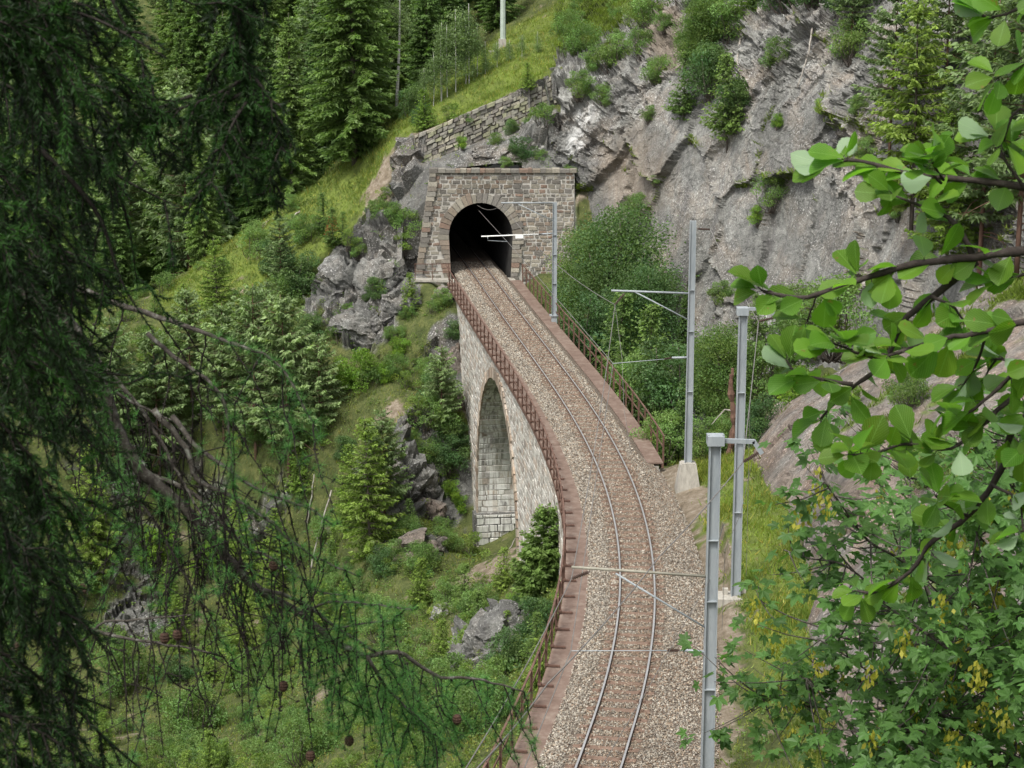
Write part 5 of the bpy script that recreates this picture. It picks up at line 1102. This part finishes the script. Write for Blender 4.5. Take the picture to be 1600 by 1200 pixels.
# herbs and seedlings: loose clumps of small leaves
P, M = near_ground(r, 19000, lambda P, M: (1 - .9 * M[:, 0]) * (1 - .85 * M[:, 1]) * (1 - .75 * M[:, 2]) * sm(fbm(P, 3.2, 3, 67), -.25, .35) * np.where(P[:, 0] > 4, .35, 1))
n = 15; R_ = .12 + .30 * r.random(len(P)) ** 2; Pl = np.repeat(P, n, 0) + nrm(r.normal(size=(len(P) * n, 3))) * (np.repeat(R_, n) * r.random(len(P) * n) ** .4)[:, None] * [1, 1, .8] + np.stack([0 * np.repeat(R_, n)] * 2 + [np.repeat(R_, n) * .6], 1)
t_ = np.repeat(r.uniform(.6, 1.35, len(P)), n)[:, None] * r.uniform(.8, 1.2, (len(Pl), 1)) * np.repeat(np.stack([1 + .15 * r.normal(size=len(P)), np.ones(len(P)), .8 + .1 * r.normal(size=len(P))], 1), n, 0)
V, Q, c = leafq(Pl, .085, r, .4, t_); o = mk("undergrowth", V, None, Q, HERBM, None, False, c); tag(o, "low leafy herbs and seedlings covering the hillside", "undergrowth", kind='stuff')
# small plants one can count, scattered over the left hillside
P, M = near_ground(r, 900, lambda P, M: (1 - .8 * M[:, 0]) * (1 - .7 * M[:, 1]) * (1 - .6 * M[:, 2]) * (P[:, 0] < 3) * (P[:, 1] < 121) * (P[:, 1] > 52))
nn_ = 0
for p in P:
    if not ok(p, .8) or nn_ > 400: continue
    px, py, d = proj(p); nn_ += 1
    if px > 790 and py > 870: continue
    k = rnd.random(); s_ = rnd.uniform(.5, 1.3)
    if k < .62: place(lw[rnd.randrange(2)], p - [0, 0, .1], s_, "low leafy shrub among many scattered over the hillside left of the viaduct", "low shrubs scattered over the left hillside")
    elif k < .85: place(bm[rnd.randrange(2)], p - [0, 0, .1], s_ * .5, "pale green bush among many scattered over the hillside left of the viaduct", "pale bushes scattered over the left hillside")
    else: place(yng[rnd.randrange(2)], p - [0, 0, .1], s_ * .55, "little conifer seedling among many on the hillside left of the viaduct", "conifer seedlings on the left hillside")
nn_ = 0
for i in range(6000):
    px, py = rnd.uniform(20, 690), rnd.uniform(430, 1180)
    if px > 300 and py > 800 and rnd.random() < .35: continue
    if px > 470 and (py < 560 or 640 < py < 790): continue
    p = ground(px, py)
    if px - 280 > (470 - py) * 1.4 + 60 and py < 470: continue
    if not ok(p, 1.7): continue
    k = rnd.random() if px < 480 and py < 800 else rnd.uniform(.45, 1); nn_ += 1
    if k < .5: place(pin[rnd.randrange(2)], p - [0, 0, .2], rnd.uniform(.38, .62), "pale feathery young pine in the crowd of trees on the left slope", "young pines crowding the left slope")
    elif k < .7: place(lar[rnd.randrange(2)], p - [0, 0, .2], rnd.uniform(.35, .6), "light green young larch in the crowd of trees on the left slope", "young larches crowding the left slope")
    else: place(bd[rnd.randrange(2)] if k < .8 else bm[rnd.randrange(2)], p - [0, 0, .2], rnd.uniform(.5, .85), "leafy bush in the crowd of trees on the left slope", "bushes among the trees of the left slope")
    if nn_ > 150: break
print("slope trees", nn_)
g_ = CLG.ravel(); r2 = np.random.default_rng(12); w_ = (g_ > .35) * (_cpx > 890) * (_cpx < 1600) * (_cpy > 0) * (_cpy < 560) * (.05 + sm(fbm(_cp, 4, 2, 55), 0, .4)); idx = r2.choice(len(_cp), 90, p=w_ / w_.sum())
for i in idx:
    p = _cp[i]
    if not ok(p, .8): continue
    place(lw[rnd.randrange(2)] if rnd.random() < .7 else bm[rnd.randrange(2)], p - [0, 0, .1], rnd.uniform(.3, .6), "small shrub rooted on a ledge of the cliff, one of many", "small shrubs on the ledges of the cliff")
# tufts on cliff ledges
def ledge(CL, G_, n, seed, name, lab, thr=.4):
    r = np.random.default_rng(seed); P = CL.reshape(-1, 3); g = G_.ravel(); px, py, d = proj(P); w_ = (g > thr) * (px > 700) * (px < 1660) * (py > -40) * (py < 1260) * (.1 + sm(fbm(P, 1.5, 3, 5), -.2, .3)) + 1e-9; i = r.choice(len(P), n, p=w_ / w_.sum())
    Q0 = P[i] + r.normal(size=(n, 3)) * .05; V, T = blades(Q0, r, .3, .025, .7); t_ = r.uniform(.55, 1.2, n)[:, None] * np.array([1, 1, .9]) * (.8 + .5 * fbm(Q0, 2, 2, 9)[:, None]); o = mk(name, V, T, None, GRASSM, None, False, np.repeat(t_, 3, 0)); tag(o, lab, "grass", kind='stuff')
ledge(CLIFF, CLG, 45000, 5, "ledge_grass", "grass tufts on the ledges and rim of the cliff")
ledge(OUTC, OUG, 12000, 6, "outcrop_grass", "grass tufts on the reddish outcrop", .5)
#PART3
# ------------------------------------------------------------------ near trees framing the view
def trace(pts, Y, dY=0.0, n=None):
    pts = np.array(pts, float); k = len(pts); P = at(pts[:, 0], pts[:, 1], Y + np.linspace(0, dY, k)); L_ = np.linalg.norm(np.diff(P, axis=0), axis=1).sum()
    return spline(P, n or max(6, int(L_ / .03)))
# ---- whitebeam
def leaf_template(kind):
    if kind == 'w':   # obovate, toothed, folded along the midrib
        vs = np.linspace(0, 1, 13); wv = np.interp(vs, [0, .12, .3, .5, .7, .85, .95, 1], [.015, .08, .22, .335, .375, .31, .17, .0]); wv = wv * (1 + .045 * np.where(np.arange(13) % 2, 1.3, -1)); V, U = [], []
        for v, w_ in zip(vs, wv):
            for u in (-1, -.5, 0, .5, 1): V.append((u * w_, v, .10 * abs(u) * w_ * 1.6 - .10 * v * v)); U.append((u * w_ / .425, v))
        return np.array(V), np.array(U), grid_q(13, 5)[:, ::-1], None
    ang, rad = [], []   # maple: five pointed lobes
    for c, L_ in ((90, 1.0), (38, .88), (142, .88), (-18, .55), (198, .55)):
        for d, f in ((-21, .62), (-12, .80), (0, 1.0), (12, .80), (21, .62)): ang.append(c + d); rad.append(L_ * f)
    o = np.argsort(ang); ang = np.radians(np.array(ang)[o]); rad = np.array(rad)[o] * .55
    V = np.vstack([[0, 0, .0], np.stack([np.cos(ang) * rad, np.sin(ang) * rad, -.12 * (rad / .55) ** 2 + .05 * np.abs(np.cos(ang))], 1), [[0, -.02, 0]]]); V[:, 1] += .12
    n = len(V) - 1; T = [(0, i, i + 1) for i in range(1, n)] + [(0, n, 1)]; return V, V[:, :2] * 0, None, np.array(T)
TW_, TM_ = leaf_template('w'), leaf_template('m')
def put_leaves(tp, P, D, N, S, col, mb, curl=None, r=R0):
    """template leaves: base P, along D, facing N, length S"""
    V0, U0, Q, T = tp; D = nrm(D); B = nrm(np.cross(D, N)); N = np.cross(B, D); k = len(V0)
    z = V0[None, :, 2] * (curl[:, None] if curl is not None else 1)
    V = P[:, None] + S[:, None, None] * (V0[None, :, 0, None] * B[:, None] + V0[None, :, 1, None] * D[:, None] + z[..., None] * N[:, None])
    off = (np.arange(len(P)) * k)[:, None, None]
    mb.add(V.reshape(-1, 3), (T[None] + off).reshape(-1, 3) if T is not None else None, (Q[None] + off).reshape(-1, 4) if Q is not None else None, np.repeat(col, k, 0), np.tile(U0, (len(P), 1)))
WY = 5.2
wb = thing("whitebeam_tree", "whitebeam reaching in from the right with large rounded bright green leaves", "tree", (at(1900, 700, WY)[0], WY, zg(1.9, WY)))
org = np.array(wb.location)
WB = [([(1760,330),(1600,292),(1524,282),(1424,272),(1380,260),(1336,251),(1297,254)], .0, .011), ([(1800,390),(1600,392),(1524,401),(1424,413),(1371,430),(1318,445),(1277,460),(1247,465),(1192,455)], .1, .014), ([(1521,401),(1503,366),(1485,342),(1438,322),(1394,304)], .1, .007),
      ([(1524,407),(1488,439),(1456,465),(1412,501),(1380,567),(1333,603),(1306,629),(1283,653)], .1, .010), ([(1333,601),(1277,591),(1247,585),(1230,569)], .15, .005), ([(1780,470),(1600,503),(1541,518),(1474,529),(1424,544),(1388,556)], -.2, .011), ([(1424,544),(1368,559),(1306,538)], -.2, .005),
      ([(1760,500),(1600,576),(1571,597),(1527,635),(1497,653)], -.1, .009), ([(1640,590),(1574,629),(1527,673),(1482,703),(1450,697)], .1, .008), ([(1450,697),(1409,694),(1365,709),(1333,710)], .1, .004), ([(1780,560),(1600,653),(1571,723),(1550,759),(1512,806),(1453,850),(1431,884),(1397,912),(1366,927),(1341,923)], .2, .012),
      ([(1700,-40),(1600,10),(1545,30)], -.1, .006), ([(1720,60),(1620,90),(1560,120)], -.1, .006), ([(1760,150),(1650,190),(1590,170),(1570,220)], 0, .006), ([(1600,292),(1570,250),(1555,215)], .0, .004), ([(1474,282),(1462,262),(1455,245)], 0, .003), ([(1470,285),(1450,262)], 0, .003),
      ([(1512,806),(1480,790),(1462,775)], .2, .004), ([(1571,723),(1600,730),(1640,800)], .2, .005), ([(1600,392),(1630,400),(1600,430),(1560,440)], .1, .005), ([(1600,653),(1640,640),(1600,700)], .1, .005), ([(1456,465),(1490,480),(1505,500)], .1, .004), ([(1277,460),(1262,500)], .1, .002), ([(1550,759),(1590,780),(1600,830)], .2, .004), ([(1541,518),(1530,560),(1505,600)], 0, .004), ([(1600,576),(1560,560),(1540,590)], 0, .004)]
mb = MB(); nodes, dirs, wgt = [], [], []
for i, (pts, dy, r0_) in enumerate(WB):
    P = trace(pts, WY + dy, rnd.uniform(-.25, .25)); n = len(P); P = P + R0.normal(size=P.shape) * .0012; rr = np.linspace(r0_ * 1.25, max(.0026, r0_ * .35), n); rr = rr * (1 + .18 * (np.arange(n) % 3 == 0)); mb.tube(P - org, rr, 7)
    T_ = np.gradient(P, axis=0); L_ = np.r_[0, np.cumsum(np.linalg.norm(np.diff(P, axis=0), axis=1))]
    nodes.append(P[-1]); dirs.append(T_[-1]); wgt.append(5)
    for d in np.arange(L_[-1] - .045, L_[-1] * .15, -.043):
        k = min(n - 1, np.searchsorted(L_, d)); nodes.append(P[k]); dirs.append(T_[k]); wgt.append(rnd.choice([1, 2, 2, 3] if proj(P[k])[0] < 1500 else [0, 1, 2, 2]))
trunkx = at(1900, 700, WY)[0]; mb.tube(spline([(0, 0, -1), (-.05, .05, (18.3 - org[2]) * .5), (0, 0, 19.0 - org[2]), (.1, 0, 21 - org[2])], 14), np.linspace(.09, .03, 14), 10)
pet = mb
P, D, N, S, Cc = [], [], [], [], []; r = np.random.default_rng(31)
for p, d, w_ in zip(nodes, dirs, wgt):
    px, py, _ = proj(p); 
    if px > 1700: continue
    for j in range(w_):
        d2 = nrm(nrm(d) * r.uniform(.3, 1.3) + r.normal(size=3) * [.8, .5, .55] + [0, 0, .12]); b = p + d2 * .020; pet.tube([p - org, (p + b) / 2 - org + [0, 0, .002], b - org], .0013, 4, cap=False)
        P.append(b); D.append(d2); nn = nrm(np.array([0, -.5, .9]) + r.normal(size=3) * .42); N.append(nn if r.random() > .05 else -nn); S.append(r.uniform(.062, .105)); Cc.append(np.array([r.uniform(.9, 1.25), 1, 1]) * r.uniform(.7, 1.25))
P, D, N, S, Cc = map(np.array, (P, D, N, S, Cc)); pet.make("branches", BARK_D, wb, smooth=True); mb = MB(); put_leaves(TW_, P - org, D, N, S, Cc, mb, r.uniform(.5, 3.0, len(P)))
mb.make("foliage", WBEAM, wb, smooth=True, colr=True, uv=True); print("whitebeam leaves", len(P))
# ---- maple
MY = 12.0; ox = at(1850, 900, MY)
mp = thing("maple_tree", "maple with lobed leaves and hanging yellow seed clusters at the lower right", "tree", (ox[0], MY, zg(ox[0], MY))); org = np.array(mp.location)
MPB = [[(1700,1060),(1500,1025),(1459,1009),(1397,1008),(1356,1001),(1319,997),(1275,978),(1231,962),(1190,940)], [(1497,1025),(1444,987),(1400,956),(1366,928),(1350,906),(1312,880),(1262,872),(1225,859)], [(1720,1240),(1560,1170),(1469,1115),(1412,1078),(1359,1050),(1319,1023),(1281,1000)], [(1330,1112),(1303,1106),(1262,1103),(1219,1092),(1172,1083)], [(1440,900),(1400,870),(1356,844),(1318,794),(1289,753)], [(1450,860),(1433,817),(1424,779),(1421,729)],
       [(1720,960),(1600,900),(1540,850),(1500,780)], [(1700,1000),(1560,960),(1480,920),(1440,900)], [(1720,1100),(1600,1060),(1540,1010)], [(1700,820),(1620,790),(1560,740)], [(1600,1200),(1500,1180),(1420,1160),(1360,1170)], [(1560,1230),(1440,1220),(1330,1190)], [(1650,700),(1600,680),(1560,690)], [(1469,1115),(1440,1140),(1390,1140)], [(1340,1060),(1290,1075),(1260,1060)]]
mb = MB(); P, D, N, S, Cc = [], [], [], [], []; r = np.random.default_rng(37); seedc = []
BR = []
for i, pts in enumerate(MPB):
    B = trace(pts, MY + r.uniform(-.9, .9), r.uniform(-.7, .7), 40); BR.append(B); L_ = np.linalg.norm(np.diff(B, axis=0), axis=1).sum(); mb.tube(B - org, np.linspace(.004 + .006 * L_, .004, 40), 6)
tw = []
for B in BR:
    n = len(B)
    for j in range(26):
        k = r.integers(4, n); l = r.uniform(.12, .5); e = B[k] + np.array([r.normal() * .35 - .25, r.normal() * .6, r.uniform(-.25, .6)]) * l * 1.4; mb.tube(spline([B[k], (B[k] + e) / 2 + [0, 0, -.02], e], 5) - org, np.linspace(.006, .002, 5), 4, cap=False); tw.append(e)
    tw.append(B[-1])
# outer crown: more twig ends inside the crown region (a rounded mass right of the outline)
crn = []
while len(crn) < 620:
    px, py = r.uniform(1190, 1690), r.uniform(720, 1290); edge = np.interp(py, [720, 800, 900, 1000, 1100, 1200, 1290], [1500, 1400, 1330, 1330, 1300, 1240, 1230]) ; 
    dens = np.clip((px - edge) / 160, 0, 1)
    if r.random() < dens * (.45 + .55 * (math.sin(px * .021 + py * .013) + math.sin(py * .03 - px * .011) > -.4)): crn.append(at(px, py, MY + r.normal() * 1.1))
for e in crn:
    k = r.integers(len(BR)); B = BR[k]; q = B[np.argmin(((B - e) ** 2).sum(1))]
    if np.linalg.norm(q - e) < 1.0: mb.tube(spline([q, (q + e) / 2 + [0, 0, -.05], e], 5) - org, np.linspace(.007, .002, 5), 4, cap=False)
    tw.append(e)
for e in tw:
    for j in range(r.integers(4, 8)):
        a = r.uniform(0, 6.28); d2 = nrm(np.array([math.cos(a), math.sin(a) * .6, r.uniform(-.5, .35)])); P.append(e + d2 * r.uniform(.03, .12)); D.append(d2); N.append(nrm(np.array([0, -.35, 1]) + r.normal(size=3) * .38)); S.append(r.uniform(.095, .16)); Cc.append(np.array([1, 1, 1]) * r.uniform(.65, 1.35))
    if r.random() < .12: seedc.append(e + [0, 0, -.05])
mb.tube(spline([(0, 0, -1), (.1, 0, (16 - org[2]) * .5), (0, 0, 16 - org[2]), (-.1, 0, 18.5 - org[2])], 14), np.linspace(.16, .05, 14), 10)
mb.make("branches", BARK_G, mp, smooth=True)
P, D, N, S, Cc = map(np.array, (P, D, N, S, Cc)); mb = MB(); put_leaves(TM_, P - org, D, N, S, Cc, mb, r.uniform(.3, 2.0, len(P))); mb.make("foliage", MAPLE, mp, smooth=False, colr=True); print("maple leaves", len(P))
SP_ = []
for e in seedc:
    k = 30; SP_.append(e + np.stack([r.normal(size=k) * .03, r.normal(size=k) * .03 - .03, -r.uniform(0, .16, k)], 1))
SP_ = np.vstack(SP_) - org; n = len(SP_); d = nrm(np.stack([r.normal(size=n) * .5, r.normal(size=n) * .5, -np.ones(n)], 1)); put = MB(); b = nrm(np.cross(d, r.normal(size=(n, 3)))); l = r.uniform(.025, .042, n)[:, None]
V = np.stack([SP_, SP_ + d * l * .6 + b * .013, SP_ + d * l * 1.3, SP_ + d * l * .6 - b * .013], 1).reshape(-1, 3); mk("seed_clusters", V, None, np.arange(4 * n).reshape(-1, 4), SEEDM, mp, False, np.repeat(r.uniform(.7, 1.3, (n, 1)) * np.ones((n, 3)), 4, 0))

# ---- larch
LY = 4.9; la = thing("larch_tree", "larch limb reaching in from the left with bare knobby hanging twigs and small cones", "tree", (at(-260, 500, LY)[0], LY, zg(-1.8, LY))); org = np.array(la.location)
LB = [([(-200,330),(60,470),(140,560),(187,681),(225,740),(259,769),(312,819),(369,887),(406,922),(469,959),(515,997),(550,1015),(575,1026),(619,1020),(656,1040),(687,1058),(750,1062),(819,1080)], 0, .027, 1.0),
      ([(-200,430),(62,969),(172,970),(256,964),(300,960)], .15, .008, .4), ([(40,968),(75,973),(131,981),(194,997),(275,1009),(330,1020)], .1, .007, .5),
      ([(120,450),(200,480),(259,500),(328,523),(375,541),(419,556),(450,591),(475,637),(500,680)], -.15, .008, .35), ([(230,520),(259,547),(297,575),(331,600),(353,637),(360,700),(365,760)], -.1, .006, .5),
      ([(240,640),(290,700),(306,747),(359,775),(412,809),(453,844),(500,875),(560,900)], -.1, .008, .45), ([(270,650),(300,690),(331,716),(375,747),(425,775),(487,797),(520,820)], .1, .007, .4), ([(225,740),(300,770),(380,850),(440,880),(490,920),(540,930)], .1, .007, .5), ([(406,922),(470,940),(540,990),(600,1030),(640,1100),(680,1150)], .1, .006, .5), ([(575,1026),(600,1070),(640,1110),(690,1160)], -.1, .005, .6), ([(469,959),(520,940),(590,945),(645,953)], 0, .004, .2), ([(500,985),(560,975),(620,970)], .1, .003, .2),
      ([(10,440),(70,500),(150,590),(230,640),(280,660)], .1, .011, .7), ([(-60,560),(60,620),(150,700),(230,800),(290,900),(330,960)], .25, .009, .9), ([(150,560),(220,640),(290,760),(340,850)], .2, .007, .8)]
mb = MB(); knobs = MB(); r = np.random.default_rng(41); tufts = []; cones = []
OCT = np.array([(1, 0, 0), (-1, 0, 0), (0, 1, 0), (0, -1, 0), (0, 0, 1), (0, 0, -1)], float); OT = np.array([(0, 2, 4), (2, 1, 4), (1, 3, 4), (3, 0, 4), (2, 0, 5), (1, 2, 5), (3, 1, 5), (0, 3, 5)])
KP = []; twm = MB()
def twig(B, r0_, frac):
    n = len(B); L_ = np.r_[0, np.cumsum(np.linalg.norm(np.diff(B, axis=0), axis=1))]; twm.tube(B - org, np.linspace(r0_, r0_ * .5, n), 4, cap=False)
    for d in np.arange(.01, L_[-1], .011):
        k = min(n - 1, np.searchsorted(L_, d)); q = B[k] + r.normal(size=3) * r0_ * 1.3; KP.append(q)
        if r.random() < frac: tufts.append(q)
for pts, dy, r0_, hang in LB:
    B = trace(pts, LY + dy, r.uniform(-.3, .3)); n = len(B); B = B + r.normal(size=B.shape) * .0016; rr = np.linspace(r0_, .0018, n) * (1 + .15 * r.random(n)); mb.tube(B - org, rr, 7)
    L_ = np.r_[0, np.cumsum(np.linalg.norm(np.diff(B, axis=0), axis=1))]
    for d in np.arange(.05, L_[-1], .025 / hang):
        k = min(n - 1, np.searchsorted(L_, d)); p = B[k]; px, py, _ = proj(p)
        if px < -60: continue
        l = r.uniform(.12, .42) * (1.15 if 150 < px < 480 else .75); sx = r.normal() * .22 + (.10 if r.random() < .3 else 0)
        e = np.array([p, p + [sx * .5 * l + r.normal() * .02, r.normal() * .05, -.35 * l], p + [sx * l * 1.2, r.normal() * .08, -l]]); green = np.clip((px - 430) / 200, .02, .6) * (1 if py > 500 else .5)
        if r.random() < .12: green = .5
        e_ = spline(e, 12); e_[1:] += np.cumsum(r.normal(size=(11, 3)) * .0035, axis=0); twig(e_, .0023, green)
        if r.random() < .35: twig(spline([e[1], e[1] + [r.choice([-1, 1]) * l * .25, 0, -.12 * l], e[1] + [r.choice([-1, 1]) * l * .3, 0, -.45 * l]], 8), .0018, green)
        if r.random() < .006: cones.append(spline(e, 12)[8])
    if r0_ < .012:
        for d in np.arange(.1, L_[-1], .011):
            k = min(n - 1, np.searchsorted(L_, d)); KP.append(B[k] + r.normal(size=3) * .003)
            if proj(B[k])[0] > 330 and r.random() < .95: tufts.append(B[k])
mb.tube(spline([(0, 0, -1), (.05, 0, (16 - org[2]) * .5 + 0), (0, .05, 19.6 - org[2]), (0, 0, 24 - org[2])], 14), np.linspace(.15, .08, 14), 10)
mb.make("branches", BARK_G, la, smooth=True)
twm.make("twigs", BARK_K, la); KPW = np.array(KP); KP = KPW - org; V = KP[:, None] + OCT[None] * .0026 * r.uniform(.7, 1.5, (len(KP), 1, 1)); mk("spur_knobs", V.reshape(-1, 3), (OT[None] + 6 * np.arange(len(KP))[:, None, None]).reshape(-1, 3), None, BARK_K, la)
tufts = np.array(tufts); k = 24; n = len(tufts) * k; d = nrm(r.normal(size=(n, 3)) + np.array([0, 0, .25])); P = np.repeat(tufts, k, 0) - org; b = nrm(np.cross(d, r.normal(size=(n, 3)))) * .0006; l = r.uniform(.018, .038, n)[:, None]
V = np.stack([P - b, P + b, P + d * l], 1).reshape(-1, 3); t_ = np.repeat(r.uniform(.7, 1.3, (len(tufts), 1)), k * 3, 0) * np.ones(3); mk("needles", V, np.arange(3 * n).reshape(-1, 3), None, LARCH, la, False, t_); print("larch tufts", len(tufts), "knobs", len(KP))
for px, py in ((445, 1066), (549, 1145), (469, 1183), (252, 997), (277, 982), (122, 903), (265, 816), (430, 880)): _kx, _ky, _ = proj(KPW); cones.append(KPW[np.argmin((_kx - px) ** 2 + (_ky - py) ** 2)])
for c in cones[:16]:
    m1 = MB(); z = np.linspace(0, 1, 9); m1.tube(np.stack([0 * z, 0 * z, -.030 * z], 1) + c - org, .0125 * np.sqrt(np.clip(1 - (2 * z - .9) ** 2 * .8, .08, 1)) * (1 + .16 * (np.arange(9) % 2)), 8); m1.make("cone", CONEM, la)

# ---- near spruce, dark, at the left
SY = 3.6; ss = thing("spruce_tree", "dark spruce boughs close up, filling the left side of the picture", "tree", (at(95, 300, 5.6)[0], 5.6, zg(-1.3, 5.6))); org = np.array(ss.location)
limbs, ndl = MB(), []; r = np.random.default_rng(53)
def shoot(B, r0_, dens=1.0):
    n = len(B); L_ = np.linalg.norm(np.diff(B, axis=0), axis=1).sum(); limbs.tube(B - org, np.linspace(r0_, .0012, n), 5, cap=False)
    k = int(L_ * 1250 * dens); u = r.random(k) * (n - 1); i = np.minimum(u.astype(int), n - 2); f = (u - i)[:, None]; P = B[i] * (1 - f) + B[i + 1] * f; T_ = nrm(B[i + 1] - B[i])
    d = nrm(T_ * .75 + nrm(np.cross(T_, r.normal(size=(k, 3)))) * .85); ndl.append((P, d, r.uniform(.010, .018, k), np.full(k, r.choice([.45, .7, 1.0, 1.9]))))
def bough(pts, Y, dY=0, r0_=.008, side=.05, sl=(.06, .2), droop=.8, dens=1.0, fan=.7, heavy=False):
    B = trace(pts, Y, dY); shoot(B, r0_, .6 * dens); L_ = np.r_[0, np.cumsum(np.linalg.norm(np.diff(B, axis=0), axis=1))]; T_ = nrm(np.gradient(B, axis=0))
    for d in np.arange(.02, L_[-1], side * .22):
        k = min(len(B) - 1, np.searchsorted(L_, d)); t_ = T_[k]; px = proj(B[k])[0]
        if px < -260 or (not heavy and r.random() > np.interp(px, [30, 110, 175], [.95, .42, .03])): continue
        l = r.uniform(*sl); lat = r.choice([-1, 1]) * np.cross(t_, [0, 0, 1]) if r.random() < .5 else r.choice([-1, 1]) * np.cross(t_, [0, 1, 0])
        dd = nrm(t_ * fan + nrm(lat) * .8 + [0, 0, -droop * r.uniform(.2, 1)] + r.normal(size=3) * .15); e = B[k] + dd * l + [0, 0, -droop * l * .35]; S_ = spline([B[k], B[k] + dd * l * .5, e], 7); shoot(S_, .0025, dens)
        for q in range(2 if l > .09 else 1):
            i = r.integers(2, 6); d3 = nrm(dd + r.normal(size=3) * .7 + [0, 0, -.3]); e3 = S_[i] + d3 * l * .45; shoot(spline([S_[i], (S_[i] + e3) / 2, e3], 4), .0015, dens)
# upper hanging bough and its fan
bough([(330,-120),(355,-40),(372,40),(385,110),(392,160)], 3.5, 0, .012, .03, (.03, .07), 1.2, 1.5, .2, True); bough([(400,-120),(392,0),(386,80),(390,150)], 3.55, 0, .008, .03, (.03, .06), 1.2, 1.5, .3, True)
for a, b, c in (((388,120),(310,160),(190,195)), ((390,140),(330,175),(270,240)), ((392,150),(360,200),(330,285)), ((395,150),(395,210),(375,270)), ((398,140),(420,200),(425,280)), ((395,120),(425,160),(440,230)), ((370,60),(330,120),(345,200)), ((300,150),(235,170),(180,150))): bough([a, b, c], 3.5, r.uniform(-.15, .15), .004, .045, (.025, .07), .8, 1.2, .7, True)
# boughs from the left and the top
for pts, Y in (([(-150,-40),(40,0),(150,30),(260,90)], 3.5), ([(-150,60),(20,90),(120,150),(200,210)], 3.8), ([(-150,140),(11,132),(36,176),(66,195),(118,192),(176,220),(228,270)], 4.2), ([(36,176),(121,231),(165,261),(209,289),(275,322)], 4.2), ([(100,-120),(160,-30),(200,50),(235,120)], 3.6), ([(240,-120),(280,-60),(310,-10)], 3.7), ([(-80,-100),(0,-30),(40,60),(70,140)], 3.4),
               ([(-150,200),(-20,260),(60,330),(120,430)], 3.6), ([(-150,330),(0,390),(90,470),(190,560)], 3.7), ([(-150,420),(-20,500),(60,580),(200,600)], 3.5), ([(-150,520),(20,560),(130,580),(250,590)], 3.7), ([(-150,560),(-20,640),(60,740),(110,860)], 3.5), ([(-150,680),(-10,720),(100,790),(150,850)], 3.6), ([(-150,780),(0,830),(70,900),(100,980)], 3.4),
               ([(-150,860),(-10,930),(60,1000),(120,1070)], 3.5), ([(-150,980),(0,1020),(80,1070),(180,1110)], 3.4), ([(-150,1080),(-10,1110),(90,1160),(180,1230)], 3.4), ([(-150,1160),(0,1180),(100,1230)], 3.3), ([(-150,300),(-40,330),(30,420),(50,520)], 3.2), ([(-150,640),(-60,700),(0,800),(30,900)], 3.2), ([(100,200),(170,270),(200,350),(215,450)], 4.2), ([(60,230),(150,330),(190,440),(240,520)], 4.0), 
               ([(-100,240),(20,260),(110,300),(180,330)], 4.1), ([(-100,340),(40,380),(120,400),(180,460)], 3.9), ([(-100,600),(60,640),(150,700),(200,760)], 4.3), ([(-150,20),(-20,30),(80,60),(140,100)], 3.3), ([(40,1080),(110,1100),(160,1150),(230,1210)], 3.9),
               ([(-150,-90),(0,-70),(120,-40),(260,-10),(330,20)], 3.4), ([(-100,480),(20,520),(100,560),(130,680)], 3.9), ([(-60,700),(40,760),(80,860),(70,960)], 3.9)):
    bough(pts, Y, r.uniform(-.3, .3), .007, .045, (.05, .16), .9, 1.0)
limbs.tube(spline([(-.9, 1.4, -3), (-.9, 1.4, (17 - org[2]) * .6), (-.9, 1.4, 19.5 - org[2]), (-.9, 1.4, 23 - org[2])], 16), np.linspace(.13, .09, 16), 10)
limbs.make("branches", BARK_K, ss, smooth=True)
P = np.concatenate([a[0] for a in ndl]) - org; D = np.concatenate([a[1] for a in ndl]); L_ = np.concatenate([a[2] for a in ndl])[:, None]; t_ = np.concatenate([a[3] for a in ndl]); n = len(P)
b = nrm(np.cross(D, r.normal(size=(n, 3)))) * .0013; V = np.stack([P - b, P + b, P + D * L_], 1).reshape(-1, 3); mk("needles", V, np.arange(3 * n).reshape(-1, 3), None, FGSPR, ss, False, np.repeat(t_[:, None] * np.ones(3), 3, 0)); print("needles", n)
